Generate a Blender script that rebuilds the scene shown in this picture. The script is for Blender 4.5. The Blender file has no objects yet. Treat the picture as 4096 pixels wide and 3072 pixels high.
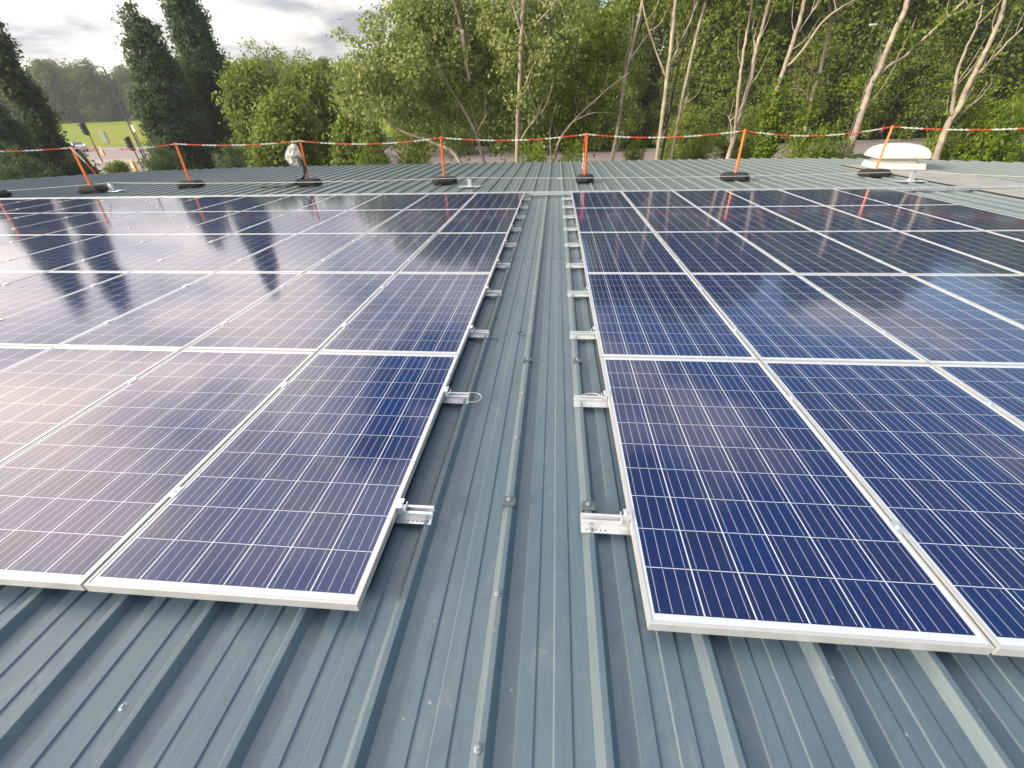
import bpy, bmesh, math, random
import numpy as np
from mathutils import Matrix, Vector, Euler

SC = bpy.context.scene
COL = SC.collection
R = math.radians

# ------------------------------------------------------------------ camera, world, sun, exposure
ROOF = Matrix.Rotation(R(-2.5), 4, 'X')            # the roof falls 2.5 degrees away from the camera
cam_d = bpy.data.cameras.new('camera')
cam = bpy.data.objects.new('camera', cam_d)
COL.objects.link(cam)
cam_d.sensor_width = 36.0
cam_d.lens = 1743.2 * 36.0 / 4096.0
cam_d.clip_start = 0.05
cam_d.clip_end = 3000
CAM = ROOF @ (Matrix.Translation((0.14561, -0.79563, 1.37622)) @ Euler((1.01714, .02387, .08761), 'XYZ').to_matrix().to_4x4())
cam.matrix_world = CAM
SC.camera = cam
SC.view_settings.view_transform = 'Standard'
SC.view_settings.look = 'None'
SC.view_settings.gamma = 1
SC.view_settings.exposure = 0.6
SC.view_settings.use_curve_mapping = False
SC.cycles.max_bounces = 6
SC.cycles.transparent_max_bounces = 8

SUN_EL, SUN_ROT = 20.0, -120.0
world = bpy.data.worlds.new('World')
SC.world = world
world.use_nodes = True


class NT:
    """short hand for node trees"""
    def __init__(s, tree):
        s.t = tree
        s.t.nodes.clear()

    def n(s, kind, **kw):
        nd = s.t.nodes.new(kind)
        ins = kw.pop('ins', {})
        for k, v in kw.items():
            setattr(nd, k, v)
        for k, v in ins.items():
            if hasattr(v, 'is_output') or isinstance(v, bpy.types.NodeSocket):
                s.t.links.new(v, nd.inputs[k])
            else:
                nd.inputs[k].default_value = v
        return nd

    def m(s, op, a, b=0.0, c=None):
        ins = {0: a, 1: b}
        if c is not None:
            ins[2] = c
        return s.n('ShaderNodeMath', operation=op, ins=ins).outputs[0]

    def mix(s, f, a, b, blend='MIX'):
        nd = s.n('ShaderNodeMix', data_type='RGBA', blend_type=blend)
        for i, v in ((0, f), (6, a), (7, b)):
            if isinstance(v, bpy.types.NodeSocket):
                s.t.links.new(v, nd.inputs[i])
            else:
                nd.inputs[i].default_value = v if i == 0 else (tuple(v) + (1,) if len(v) == 3 else v)
        return nd.outputs[2]

    def ramp(s, f, stops):
        nd = s.n('ShaderNodeValToRGB', ins={0: f})
        el = nd.color_ramp.elements
        while len(el) < len(stops):
            el.new(0.5)
        for e, (p, c) in zip(el, stops):
            e.position = p
            e.color = (c, c, c, 1) if isinstance(c, (int, float)) else tuple(c) + (1,)
        return nd.outputs[0]

    def link(s, a, b):
        s.t.links.new(a, b)


OFFS = (11.4, -2.6, 0.0)


def build_world():
    w = NT(world.node_tree)
    out = w.n('ShaderNodeOutputWorld')
    sky = w.n('ShaderNodeTexSky', sky_type='NISHITA')
    sky.sun_disc = False
    sky.sun_elevation = R(SUN_EL)
    sky.sun_rotation = R(SUN_ROT)
    sky.air_density = 1.2
    sky.dust_density = 0.4
    sky.ozone_density = 2.0
    tc = w.n('ShaderNodeTexCoord')
    sep = w.n('ShaderNodeSeparateXYZ', ins={0: tc.outputs['Generated']})
    x, y, z = sep.outputs
    den = w.m('ADD', w.m('MAXIMUM', z, 0.0), 0.22)
    u = w.m('DIVIDE', x, den)
    v = w.m('DIVIDE', y, den)
    p = w.n('ShaderNodeCombineXYZ', ins={0: u, 1: v, 2: 0.0}).outputs[0]
    p = w.n('ShaderNodeVectorMath', operation='ADD', ins={0: p, 1: OFFS}).outputs[0]
    n1 = w.n('ShaderNodeTexNoise', ins={'Vector': p, 'Scale': 1.7, 'Detail': 6.0, 'Roughness': 0.52}).outputs[0]
    n2 = w.n('ShaderNodeTexNoise', ins={'Vector': p, 'Scale': 1.9, 'Detail': 5.0, 'Roughness': 0.55, 'Distortion': 0.4}).outputs[0]
    # cover is thicker to the left of the view than ahead to the right
    side = w.m('MULTIPLY_ADD', x, -0.14, w.m('MULTIPLY', w.m('MAXIMUM', w.m('MULTIPLY', x, -1.0), 0.0), 0.16))
    cover = w.m('ADD', n1, w.m('ADD', side, 0.02))
    mask = w.ramp(cover, [(0.455, 0.0), (0.545, 1.0)])
    glow = w.n('ShaderNodeVectorMath', operation='DOT_PRODUCT', ins={0: tc.outputs['Generated'], 1: (-0.79, 0.48, 0.37)}).outputs['Value']
    g = w.m('POWER', w.m('MAXIMUM', glow, 0.0), 8.0)
    lift = w.ramp(z, [(0.05, 0.0), (0.30, 1.0)])
    g = w.m('MULTIPLY', g, w.m('ADD', w.m('MULTIPLY', lift, 0.78), 0.22))
    up_ = w.m('ADD', w.m('MULTIPLY', w.m('MAXIMUM', z, 0.0), 5.5), 4.6)      # overcast: brighter towards the zenith
    bright = w.m('ADD', w.m('MULTIPLY', g, 17.0), up_)
    shade = w.ramp(n2, [(0.36, (0.46, 0.48, 0.54)), (0.58, (1.12, 1.06, 1.0))])
    warm = w.mix(w.m('MINIMUM', g, 1.0), shade, (1.0, 0.86, 0.75), 'MULTIPLY')
    vm = w.n('ShaderNodeVectorMath', operation='SCALE', ins={0: warm})
    w.link(bright, vm.inputs['Scale'])
    blue = w.n('ShaderNodeVectorMath', operation='SCALE', ins={0: sky.outputs[0]})
    blue.inputs['Scale'].default_value = 0.95
    col = w.mix(mask, blue.outputs[0], vm.outputs[0])
    bg = w.n('ShaderNodeBackground', ins={0: col, 1: 0.12})
    w.link(bg.outputs[0], out.inputs[0])


build_world()

sun_d = bpy.data.lights.new('sun', 'SUN')
sun_d.energy = 3.9
sun_d.angle = R(11)
sun_d.color = (1.0, 0.90, 0.74)
sun = bpy.data.objects.new('sun', sun_d)
COL.objects.link(sun)
_sd = Vector((math.sin(R(SUN_ROT)) * math.cos(R(SUN_EL)), math.cos(R(SUN_ROT)) * math.cos(R(SUN_EL)), math.sin(R(SUN_EL))))
sun.rotation_euler = _sd.to_track_quat('Z', 'Y').to_euler()
sun.location = _sd * 60

GZ = -5.6                                           # ground level in the world frame
CW = CAM.translation


def ray(u, v):
    """direction through a point of the 4096 x 3072 photograph"""
    return (CAM.to_3x3() @ Vector(((u - 2048) / 1743.2, -(v - 1536) / 1743.2, -1))).normalized()


def at(u, v, Y):
    d = ray(u, v)
    return CW + d * ((Y - CW.y) / d.y)


def ground(u, v, z=GZ):
    d = ray(u, v)
    return CW + d * ((z - CW.z) / d.z)


# ------------------------------------------------------------------ helpers
def tag(o, label=None, cat=None, group=None, kind=None):
    if label: o['label'] = label
    if cat: o['category'] = cat
    if group: o['group'] = group
    if kind: o['kind'] = kind
    return o


def empty(name, mw, label=None, cat=None, group=None):
    o = bpy.data.objects.new(name, None)
    o.empty_display_size = 0.2
    COL.objects.link(o)
    o.matrix_world = mw
    return tag(o, label, cat, group)


class MB:
    """collects shapes, links them as one mesh object"""
    def __init__(s):
        s.v = []; s.f = []; s.mi = []; s.sm = []

    def add(s, verts, faces, mi=0, smooth=False):
        b = len(s.v)
        s.v.extend([tuple(v) for v in verts])
        for f in faces:
            s.f.append([i + b for i in f]); s.mi.append(mi); s.sm.append(smooth)

    def box(s, x0, x1, y0, y1, z0, z1, mi=0, m=None):
        v = [Vector(p) for p in ((x0, y0, z0), (x1, y0, z0), (x1, y1, z0), (x0, y1, z0), (x0, y0, z1), (x1, y0, z1), (x1, y1, z1), (x0, y1, z1))]
        if m is not None: v = [m @ p for p in v]
        s.add(v, [(0, 3, 2, 1), (4, 5, 6, 7), (0, 1, 5, 4), (1, 2, 6, 5), (2, 3, 7, 6), (3, 0, 4, 7)], mi)

    def tube(s, pts, rad, n=8, mi=0, caps=True, closed=False):
        pts = [Vector(p) for p in pts]
        k = len(pts)
        if not isinstance(rad, (list, tuple)): rad = [rad] * k
        rings = []
        prev = None
        for i, p in enumerate(pts):
            if closed:
                t = (pts[(i + 1) % k] - pts[i - 1])
            else:
                t = (pts[min(i + 1, k - 1)] - pts[max(i - 1, 0)])
            t.normalize()
            if prev is None:
                a = Vector((0, 0, 1)) if abs(t.z) < 0.9 else Vector((1, 0, 0))
                nrm = t.cross(a).normalized()
            else:
                nrm = (prev - t * prev.dot(t))
                nrm = nrm.normalized() if nrm.length > 1e-6 else t.orthogonal().normalized()
            prev = nrm
            bn = t.cross(nrm)
            rings.append([p + (nrm * math.cos(2 * math.pi * j / n) + bn * math.sin(2 * math.pi * j / n)) * rad[i] for j in range(n)])
        v = [q for r in rings for q in r]
        f = []
        for i in range(k if closed else k - 1):
            a, b = i * n, ((i + 1) % k) * n
            for j in range(n):
                f.append((a + j, a + (j + 1) % n, b + (j + 1) % n, b + j))
        if caps and not closed:
            f.append(tuple(range(n - 1, -1, -1)))
            f.append(tuple((k - 1) * n + j for j in range(n)))
        s.add(v, f, mi, True)

    def lathe(s, prof, n=16, mi=0, m=None, smooth=True):
        v = []; f = []
        for (r, z) in prof:
            for j in range(n):
                a = 2 * math.pi * j / n
                p = Vector((r * math.cos(a), r * math.sin(a), z))
                v.append(m @ p if m is not None else p)
        for i in range(len(prof) - 1):
            for j in range(n):
                f.append((i * n + j, i * n + (j + 1) % n, (i + 1) * n + (j + 1) % n, (i + 1) * n + j))
        f.append(tuple(range(n - 1, -1, -1)))
        f.append(tuple((len(prof) - 1) * n + j for j in range(n)))
        s.add(v, f, mi, smooth)

    def prism(s, poly, z0, z1, mi=0, m=None):
        k = len(poly)
        v = [Vector((x, y, z0)) for x, y in poly] + [Vector((x, y, z1)) for x, y in poly]
        if m is not None: v = [m @ p for p in v]
        s.add(v, [tuple(range(k - 1, -1, -1)), tuple(range(k, 2 * k))] + [(i, (i + 1) % k, k + (i + 1) % k, k + i) for i in range(k)], mi)

    def mesh(s, name, mats):
        me = bpy.data.meshes.new(name)
        me.from_pydata(s.v, [], s.f)
        for mt in (mats if isinstance(mats, (list, tuple)) else [mats]): me.materials.append(mt)
        me.polygons.foreach_set('material_index', s.mi)
        me.polygons.foreach_set('use_smooth', s.sm)
        me.update()
        return me

    def build(s, name, mats, parent=None, mw=None, bevel=0.0):
        o = bpy.data.objects.new(name, s.mesh(name, mats))
        COL.objects.link(o)
        if parent is not None: o.parent = parent
        elif mw is not None: o.matrix_world = mw
        if bevel:
            md = o.modifiers.new('bevel', 'BEVEL'); md.width = bevel; md.segments = 2; md.limit_method = 'ANGLE'
        return o


def copy_tree(o, parent=None):
    c = o.copy(); COL.objects.link(c)
    if parent is not None: c.parent = parent
    for ch in list(o.children): copy_tree(ch, c)
    return c


def at_roof(x, y, z=0.0, rz=0.0):
    return ROOF @ Matrix.Translation((x, y, z)) @ Matrix.Rotation(rz, 4, 'Z')


def link_mesh(name, me, parent=None, mw=None):
    o = bpy.data.objects.new(name, me); COL.objects.link(o)
    if parent is not None: o.parent = parent
    elif mw is not None: o.matrix_world = mw
    return o


# ------------------------------------------------------------------ materials
def mat(name, color, rough=0.5, metal=0.0, var=0.12, scale=6.0, bump=0.0, bscale=60.0, spec=0.5, coat=0.0):
    m = bpy.data.materials.new(name); m.use_nodes = True
    t = NT(m.node_tree)
    out = t.n('ShaderNodeOutputMaterial')
    tc = t.n('ShaderNodeTexCoord')
    ns = t.n('ShaderNodeTexNoise', ins={'Vector': tc.outputs['Object'], 'Scale': scale, 'Detail': 5.0, 'Roughness': 0.6})
    f = t.ramp(ns.outputs[0], [(0.3, 0.0), (0.7, 1.0)])
    a = [c * (1 - var) for c in color]; b = [min(1, c * (1 + var)) for c in color]
    col = t.mix(f, a, b)
    bs = t.n('ShaderNodeBsdfPrincipled', ins={'Base Color': col, 'Metallic': metal, 'Roughness': rough, 'Specular IOR Level': spec, 'Coat Weight': coat})
    if bump:
        n2 = t.n('ShaderNodeTexNoise', ins={'Vector': tc.outputs['Object'], 'Scale': bscale, 'Detail': 4.0})
        bp = t.n('ShaderNodeBump', ins={'Height': n2.outputs[0], 'Strength': bump, 'Distance': 0.02})
        t.link(bp.outputs[0], bs.inputs['Normal'])
    t.link(bs.outputs[0], out.inputs[0])
    return m


def leaf_mat(name, dark, light, yellow=0.0, nscale=0.35):
    """leaves: tone varies leaf by leaf and bough by bough"""
    m = bpy.data.materials.new(name); m.use_nodes = True
    t = NT(m.node_tree)
    out = t.n('ShaderNodeOutputMaterial')
    tc = t.n('ShaderNodeTexCoord')
    geo = t.n('ShaderNodeNewGeometry')
    oi = t.n('ShaderNodeObjectInfo')
    ns = t.n('ShaderNodeTexNoise', ins={'Vector': tc.outputs['Object'], 'Scale': nscale, 'Detail': 3.0})
    f = t.m('ADD', t.m('MULTIPLY', ns.outputs[0], 1.0), t.m('MULTIPLY', geo.outputs['Random Per Island'], 0.6))
    f = t.m('ADD', f, t.m('MULTIPLY', oi.outputs['Random'], 0.25))
    f = t.ramp(f, [(0.55, 0.0), (1.15, 1.0)])
    col = t.mix(f, dark, light)
    if yellow:
        y = t.ramp(t.m('FRACT', t.m('MULTIPLY', geo.outputs['Random Per Island'], 7.3)), [(1 - yellow, 0.0), (1.0, 1.0)])
        col = t.mix(y, col, (0.20, 0.19, 0.03))
    bs = t.n('ShaderNodeBsdfPrincipled', ins={'Base Color': col, 'Roughness': 0.55, 'Specular IOR Level': 0.35})
    tr = t.n('ShaderNodeBsdfTranslucent', ins={'Color': t.mix(0.5, col, (0.17, 0.25, 0.02))})
    mx = t.n('ShaderNodeMixShader', ins={0: 0.45, 1: bs.outputs[0], 2: tr.outputs[0]})
    t.link(mx.outputs[0], out.inputs[0])
    return m


def sheet_mat():
    m = bpy.data.materials.new('coated_steel_sheet'); m.use_nodes = True
    t = NT(m.node_tree)
    out = t.n('ShaderNodeOutputMaterial')
    tc = t.n('ShaderNodeTexCoord')
    sep = t.n('ShaderNodeSeparateXYZ', ins={0: tc.outputs['Object']})
    # streaks that run down the slope
    mp = t.n('ShaderNodeMapping', ins={'Vector': tc.outputs['Object'], 'Scale': (9.0, 0.35, 1.0)})
    st = t.n('ShaderNodeTexNoise', ins={'Vector': mp.outputs[0], 'Scale': 2.2, 'Detail': 6.0, 'Roughness': 0.65}).outputs[0]
    bl = t.n('ShaderNodeTexNoise', ins={'Vector': tc.outputs['Object'], 'Scale': 0.9, 'Detail': 8.0, 'Roughness': 0.62}).outputs[0]
    fi = t.n('ShaderNodeTexNoise', ins={'Vector': tc.outputs['Object'], 'Scale': 260.0, 'Detail': 2.0}).outputs[0]
    base = t.mix(t.ramp(t.m('ADD', t.m('MULTIPLY', st, 0.5), t.m('MULTIPLY', bl, 0.5)), [(0.36, 0.0), (0.64, 1.0)]), (0.062, 0.106, 0.153), (0.098, 0.148, 0.185))
    # grey-green sheen of the sky painted into the colour, stronger towards the eave
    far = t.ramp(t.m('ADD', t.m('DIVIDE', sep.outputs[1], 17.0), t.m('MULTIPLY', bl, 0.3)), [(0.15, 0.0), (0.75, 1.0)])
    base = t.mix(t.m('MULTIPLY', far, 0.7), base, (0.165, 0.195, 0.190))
    # algae, wear and warm side light painted on the left flanks; bird marks
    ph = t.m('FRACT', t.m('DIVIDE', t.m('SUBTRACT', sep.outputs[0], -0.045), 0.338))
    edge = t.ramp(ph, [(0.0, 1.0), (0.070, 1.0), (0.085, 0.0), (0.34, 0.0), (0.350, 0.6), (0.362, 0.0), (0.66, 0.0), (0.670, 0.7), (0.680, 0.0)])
    lit_wear = t.m('MULTIPLY', edge, t.ramp(st, [(0.3, 0.25), (0.65, 1.0)]))
    base = t.mix(t.m('MULTIPLY', lit_wear, 0.36), base, (0.235, 0.250, 0.190))
    ph3 = t.m('FRACT', t.m('DIVIDE', t.m('SUBTRACT', sep.outputs[0], -0.045), 1.014))
    lap = t.m('MULTIPLY', t.m('GREATER_THAN', ph3, 0.0405), t.m('LESS_THAN', ph3, 0.0435))
    base = t.mix(t.m('MULTIPLY', lap, 0.75), base, (0.02, 0.028, 0.035))
    sc = t.n('ShaderNodeMapping', ins={'Vector': tc.outputs['Object'], 'Scale': (2.0, 1.0, 1.0), 'Rotation': (0, 0, 0.5)})
    n5 = t.n('ShaderNodeTexNoise', ins={'Vector': sc.outputs[0], 'Scale': 5.5, 'Detail': 10.0, 'Roughness': 0.75, 'Distortion': 0.8}).outputs[0]
    base = t.mix(t.m('MULTIPLY', t.ramp(n5, [(0.54, 0.0), (0.68, 1.0)]), 0.35), base, (0.21, 0.24, 0.235))
    base = t.mix(t.m('MULTIPLY', t.ramp(n5, [(0.34, 1.0), (0.45, 0.0)]), 0.28), base, (0.045, 0.065, 0.075))
    vo = t.n('ShaderNodeTexVoronoi', ins={'Vector': tc.outputs['Object'], 'Scale': 14.0, 'Randomness': 1.0})
    pat = t.n('ShaderNodeTexNoise', ins={'Vector': tc.outputs['Object'], 'Scale': 1.3, 'Detail': 2.0}).outputs[0]
    spot = t.m('MULTIPLY', t.ramp(vo.outputs['Distance'], [(0.04, 1.0), (0.09, 0.0)]), t.ramp(pat, [(0.52, 0.0), (0.62, 1.0)]))
    base = t.mix(t.m('MULTIPLY', spot, 0.55), base, (0.46, 0.47, 0.44))
    base = t.mix(t.m('MULTIPLY', t.ramp(fi, [(0.35, 0.0), (0.7, 1.0)]), 0.12), base, (0.24, 0.29, 0.31))
    rg = t.m('ADD', t.m('MULTIPLY', bl, 0.22), 0.30)
    bp = t.n('ShaderNodeBump', ins={'Height': t.m('ADD', t.m('MULTIPLY', fi, 0.12), t.m('MULTIPLY', bl, 1.0)), 'Strength': 0.12, 'Distance': 0.03})
    bs = t.n('ShaderNodeBsdfPrincipled', ins={'Base Color': base, 'Roughness': rg, 'Specular IOR Level': 0.55, 'Normal': bp.outputs[0]})
    t.link(bs.outputs[0], out.inputs[0])
    return m


PW, PL = 1.000, 1.777          # module size
CX0, CPX = 0.021, (PW - 0.042) / 6
CY0, CPY = 0.036, (PL - 0.066) / 10


def cell_mat():
    m = bpy.data.materials.new('solar_cells_under_glass'); m.use_nodes = True
    t = NT(m.node_tree)
    out = t.n('ShaderNodeOutputMaterial')
    tc = t.n('ShaderNodeTexCoord')
    oi = t.n('ShaderNodeObjectInfo')
    sep = t.n('ShaderNodeSeparateXYZ', ins={0: tc.outputs['Object']})
    x = t.m('DIVIDE', t.m('SUBTRACT', sep.outputs[0], CX0), CPX)
    y = t.m('DIVIDE', t.m('SUBTRACT', sep.outputs[1], CY0), CPY)
    fx, fy = t.m('FRACT', x), t.m('FRACT', y)
    ix, iy = t.m('FLOOR', x), t.m('FLOOR', y)
    dx = t.m('MULTIPLY', t.m('SUBTRACT', 0.5, t.m('ABSOLUTE', t.m('SUBTRACT', fx, 0.5))), CPX)   # metres to cell edge
    dy = t.m('MULTIPLY', t.m('SUBTRACT', 0.5, t.m('ABSOLUTE', t.m('SUBTRACT', fy, 0.5))), CPY)
    gap = t.m('MAXIMUM', t.m('LESS_THAN', dx, 0.0024), t.m('LESS_THAN', dy, 0.0014))
    inx = t.m('MULTIPLY', t.m('GREATER_THAN', x, 0.0), t.m('LESS_THAN', x, 6.0))
    iny = t.m('MULTIPLY', t.m('GREATER_THAN', y, 0.0), t.m('LESS_THAN', y, 10.0))
    gap = t.m('MAXIMUM', gap, t.m('SUBTRACT', 1.0, t.m('MULTIPLY', inx, iny)))
    # four bus bars a cell, stopping short of the cell edge
    bx = t.m('MULTIPLY', t.m('ABSOLUTE', t.m('SUBTRACT', t.m('FRACT', t.m('MULTIPLY', fx, 4.0)), 0.5)), CPX / 4)
    bus = t.m('MULTIPLY', t.m('LESS_THAN', bx, 0.0012), t.m('GREATER_THAN', dy, 0.006))
    fing = t.m('MULTIPLY', t.m('LESS_THAN', t.m('FRACT', t.m('MULTIPLY', fy, 70.0)), 0.12), 0.10)
    cid = t.n('ShaderNodeCombineXYZ', ins={0: ix, 1: iy, 2: t.m('MULTIPLY', oi.outputs['Random'], 91.0)})
    wn = t.n('ShaderNodeTexWhiteNoise', noise_dimensions='3D', ins={'Vector': cid.outputs[0]})
    rnd = wn.outputs['Value']
    cid2 = t.n('ShaderNodeVectorMath', operation='ADD', ins={0: tc.outputs['Object'], 1: cid.outputs[0]})
    gr = t.n('ShaderNodeTexVoronoi', ins={'Vector': tc.outputs['Object'], 'Scale': 90.0})
    gsep = t.n('ShaderNodeSeparateColor', ins={0: gr.outputs['Color']})
    cellc = t.mix(rnd, (0.003, 0.020, 0.110), (0.012, 0.018, 0.078))
    cellc = t.mix(t.m('MULTIPLY', gsep.outputs[0], 0.18), cellc, (0.015, 0.05, 0.17))
    mt = t.n('ShaderNodeTexNoise', ins={'Vector': cid2.outputs[0], 'Scale': 14.0, 'Detail': 4.0}).outputs[0]
    cellc = t.mix(t.m('MULTIPLY', t.ramp(mt, [(0.4, 0.0), (0.65, 1.0)]), 0.35), cellc, (0.022, 0.030, 0.095))
    panel = t.mix(t.m('MULTIPLY', oi.outputs['Random'], 0.35), cellc, (0.014, 0.016, 0.060))
    c = t.mix(fing, panel, (0.10, 0.13, 0.22))
    c = t.mix(bus, c, (0.34, 0.37, 0.45))
    c = t.mix(gap, c, (0.58, 0.62, 0.70))
    sm = t.n('ShaderNodeTexNoise', ins={'Vector': tc.outputs['Object'], 'Scale': 3.0, 'Detail': 5.0}).outputs[0]
    vo = t.n('ShaderNodeTexVoronoi', ins={'Vector': tc.outputs['Object'], 'Scale': 17.0})
    dust = t.m('MULTIPLY', t.ramp(vo.outputs['Distance'], [(0.02, 0.4), (0.06, 0.0)]), t.ramp(sm, [(0.5, 0.0), (0.62, 1.0)]))
    c = t.mix(dust, c, (0.5, 0.52, 0.55))
    rg = t.m('ADD', 0.05, t.m('MULTIPLY', sm, 0.05))
    bs = t.n('ShaderNodeBsdfPrincipled', ins={'Base Color': c, 'Roughness': rg, 'IOR': 1.5, 'Specular IOR Level': 0.65})
    t.link(bs.outputs[0], out.inputs[0])
    return m


M = dict(
    sheet=sheet_mat(), cells=cell_mat(),
    frame=mat('anodised_frame', (0.54, 0.54, 0.53), 0.42, 0.25, 0.05, 30),
    alu=mat('aluminium', (0.80, 0.81, 0.82), 0.30, 0.7, 0.08, 40),
    galv=mat('galvanised_steel', (0.62, 0.66, 0.68), 0.38, 0.55, 0.15, 25),
    dark=mat('dark_gap', (0.02, 0.02, 0.02), 0.8),
    screw=mat('screw_head', (0.30, 0.34, 0.36), 0.4, 0.5),
    clip=mat('painted_clip', (0.10, 0.13, 0.15), 0.5, 0.1),
    orange=mat('orange_plastic', (0.95, 0.22, 0.04), 0.45, 0, 0.08, 12),
    red=mat('red_chain_plastic', (0.78, 0.09, 0.05), 0.4, 0, 0.1, 12),
    white=mat('white_chain_plastic', (0.82, 0.80, 0.76), 0.4, 0, 0.05, 12),
    rubber=mat('recycled_rubber', (0.022, 0.023, 0.024), 0.85, 0, 0.4, 40, 0.6, 60),
    grp=mat('vent_plastic', (0.66, 0.65, 0.60), 0.45, 0, 0.06, 5, 0.1, 12),
    beige=mat('beige_flashing', (0.34, 0.33, 0.295), 0.7, 0, 0.15, 2.5, 0.2, 30),
    rope=mat('steel_rope', (0.66, 0.65, 0.60), 0.45, 0.3),
    cable=mat('black_cable', (0.03, 0.035, 0.04), 0.55),
    coil=mat('brown_cable_coil', (0.42, 0.24, 0.17), 0.6, 0, 0.3, 20),
    gutter=mat('leaf_filled_gutter', (0.20, 0.15, 0.11), 0.9, 0, 0.4, 6, 0.6, 30),
    wall=mat('wall_cladding', (0.33, 0.36, 0.36), 0.6, 0, 0.1, 2),
    bark=mat('pale_bark', (0.40, 0.325, 0.245), 0.85, 0, 0.4, 2.6, 1.0, 9),
    bark_dark=mat('dark_bark', (0.12, 0.095, 0.07), 0.9, 0, 0.3, 3, 0.8, 12),
    asphalt=mat('worn_pinkish_asphalt', (0.30, 0.235, 0.225), 0.85, 0, 0.12, 0.25, 0.1, 8),
    kerb=mat('kerb_stone', (0.36, 0.32, 0.28), 0.8, 0, 0.1, 1),
    pole=mat('painted_pole', (0.07, 0.09, 0.09), 0.5, 0.2),
    black=mat('signal_black', (0.02, 0.02, 0.024), 0.5),
    lens=mat('signal_lens', (0.10, 0.05, 0.04), 0.2),
    lampwhite=mat('lamp_housing', (0.62, 0.66, 0.68), 0.4),
    yellow=mat('bollard_yellow', (0.70, 0.45, 0.05), 0.5),
    board=mat('board_white', (0.72, 0.74, 0.70), 0.5),
    teal=mat('board_edge', (0.25, 0.36, 0.36), 0.5),
    carwhite=mat('car_paint', (0.62, 0.70, 0.74), 0.25, 0.1, 0.03, 1, coat=0.5),
    glass=mat('car_glass', (0.02, 0.03, 0.035), 0.08),
    tyre=mat('tyre', (0.02, 0.02, 0.02), 0.8),
    rim=mat('rim', (0.5, 0.5, 0.5), 0.35, 0.7),
    skin=mat('skin', (0.50, 0.30, 0.22), 0.6),
    hair=mat('hair', (0.05, 0.03, 0.02), 0.8),
    jacket=mat('red_jacket', (0.60, 0.05, 0.06), 0.8, 0, 0.15, 10),
    trousers=mat('dark_trousers', (0.02, 0.025, 0.05), 0.85),
)


def grass_mat(name, a, b, c):
    m = bpy.data.materials.new(name); m.use_nodes = True
    t = NT(m.node_tree)
    out = t.n('ShaderNodeOutputMaterial')
    tc = t.n('ShaderNodeTexCoord')
    n1 = t.n('ShaderNodeTexNoise', ins={'Vector': tc.outputs['Object'], 'Scale': 0.05, 'Detail': 6.0, 'Roughness': 0.6}).outputs[0]
    n2 = t.n('ShaderNodeTexNoise', ins={'Vector': tc.outputs['Object'], 'Scale': 1.2, 'Detail': 8.0, 'Roughness': 0.7}).outputs[0]
    col = t.mix(t.ramp(n1, [(0.38, 0.0), (0.62, 1.0)]), a, b)
    col = t.mix(t.ramp(n2, [(0.40, 0.0), (0.70, 0.8)]), col, c)
    bp = t.n('ShaderNodeBump', ins={'Height': n2, 'Strength': 0.6, 'Distance': 0.3})
    bs = t.n('ShaderNodeBsdfPrincipled', ins={'Base Color': col, 'Roughness': 0.9, 'Specular IOR Level': 0.15, 'Normal': bp.outputs[0]})
    t.link(bs.outputs[0], out.inputs[0])
    return m


M['ground'] = grass_mat('rough_grass', (0.030, 0.050, 0.012), (0.05, 0.065, 0.018), (0.06, 0.055, 0.03))
M['meadow'] = grass_mat('sunlit_meadow', (0.18, 0.26, 0.022), (0.28, 0.26, 0.025), (0.23, 0.29, 0.035))
M['lf_dark'] = leaf_mat('dark_poplar_leaves', (0.034, 0.062, 0.036), (0.115, 0.165, 0.088))
M['lf_mid'] = leaf_mat('woodland_leaves', (0.070, 0.118, 0.014), (0.265, 0.325, 0.050), 0.04)
M['lf_wood'] = leaf_mat('deep_woodland_leaves', (0.062, 0.112, 0.014), (0.260, 0.315, 0.048), 0.03)
M['lf_light'] = leaf_mat('pale_poplar_leaves', (0.15, 0.20, 0.045), (0.40, 0.44, 0.15), 0.05)
M['lf_bright'] = leaf_mat('fresh_green_leaves', (0.075, 0.14, 0.010), (0.25, 0.34, 0.03), 0.08)
M['lf_far'] = leaf_mat('distant_leaves', (0.055, 0.105, 0.035), (0.140, 0.190, 0.060))

# ------------------------------------------------------------------ ground, road, meadow
def sheet(name, poly, z, m, kind='structure'):
    b = MB(); b.add([(x, y, z) for x, y in poly], [tuple(range(len(poly)))])
    o = b.build(name, m); tag(o, kind=kind)
    return o


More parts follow.
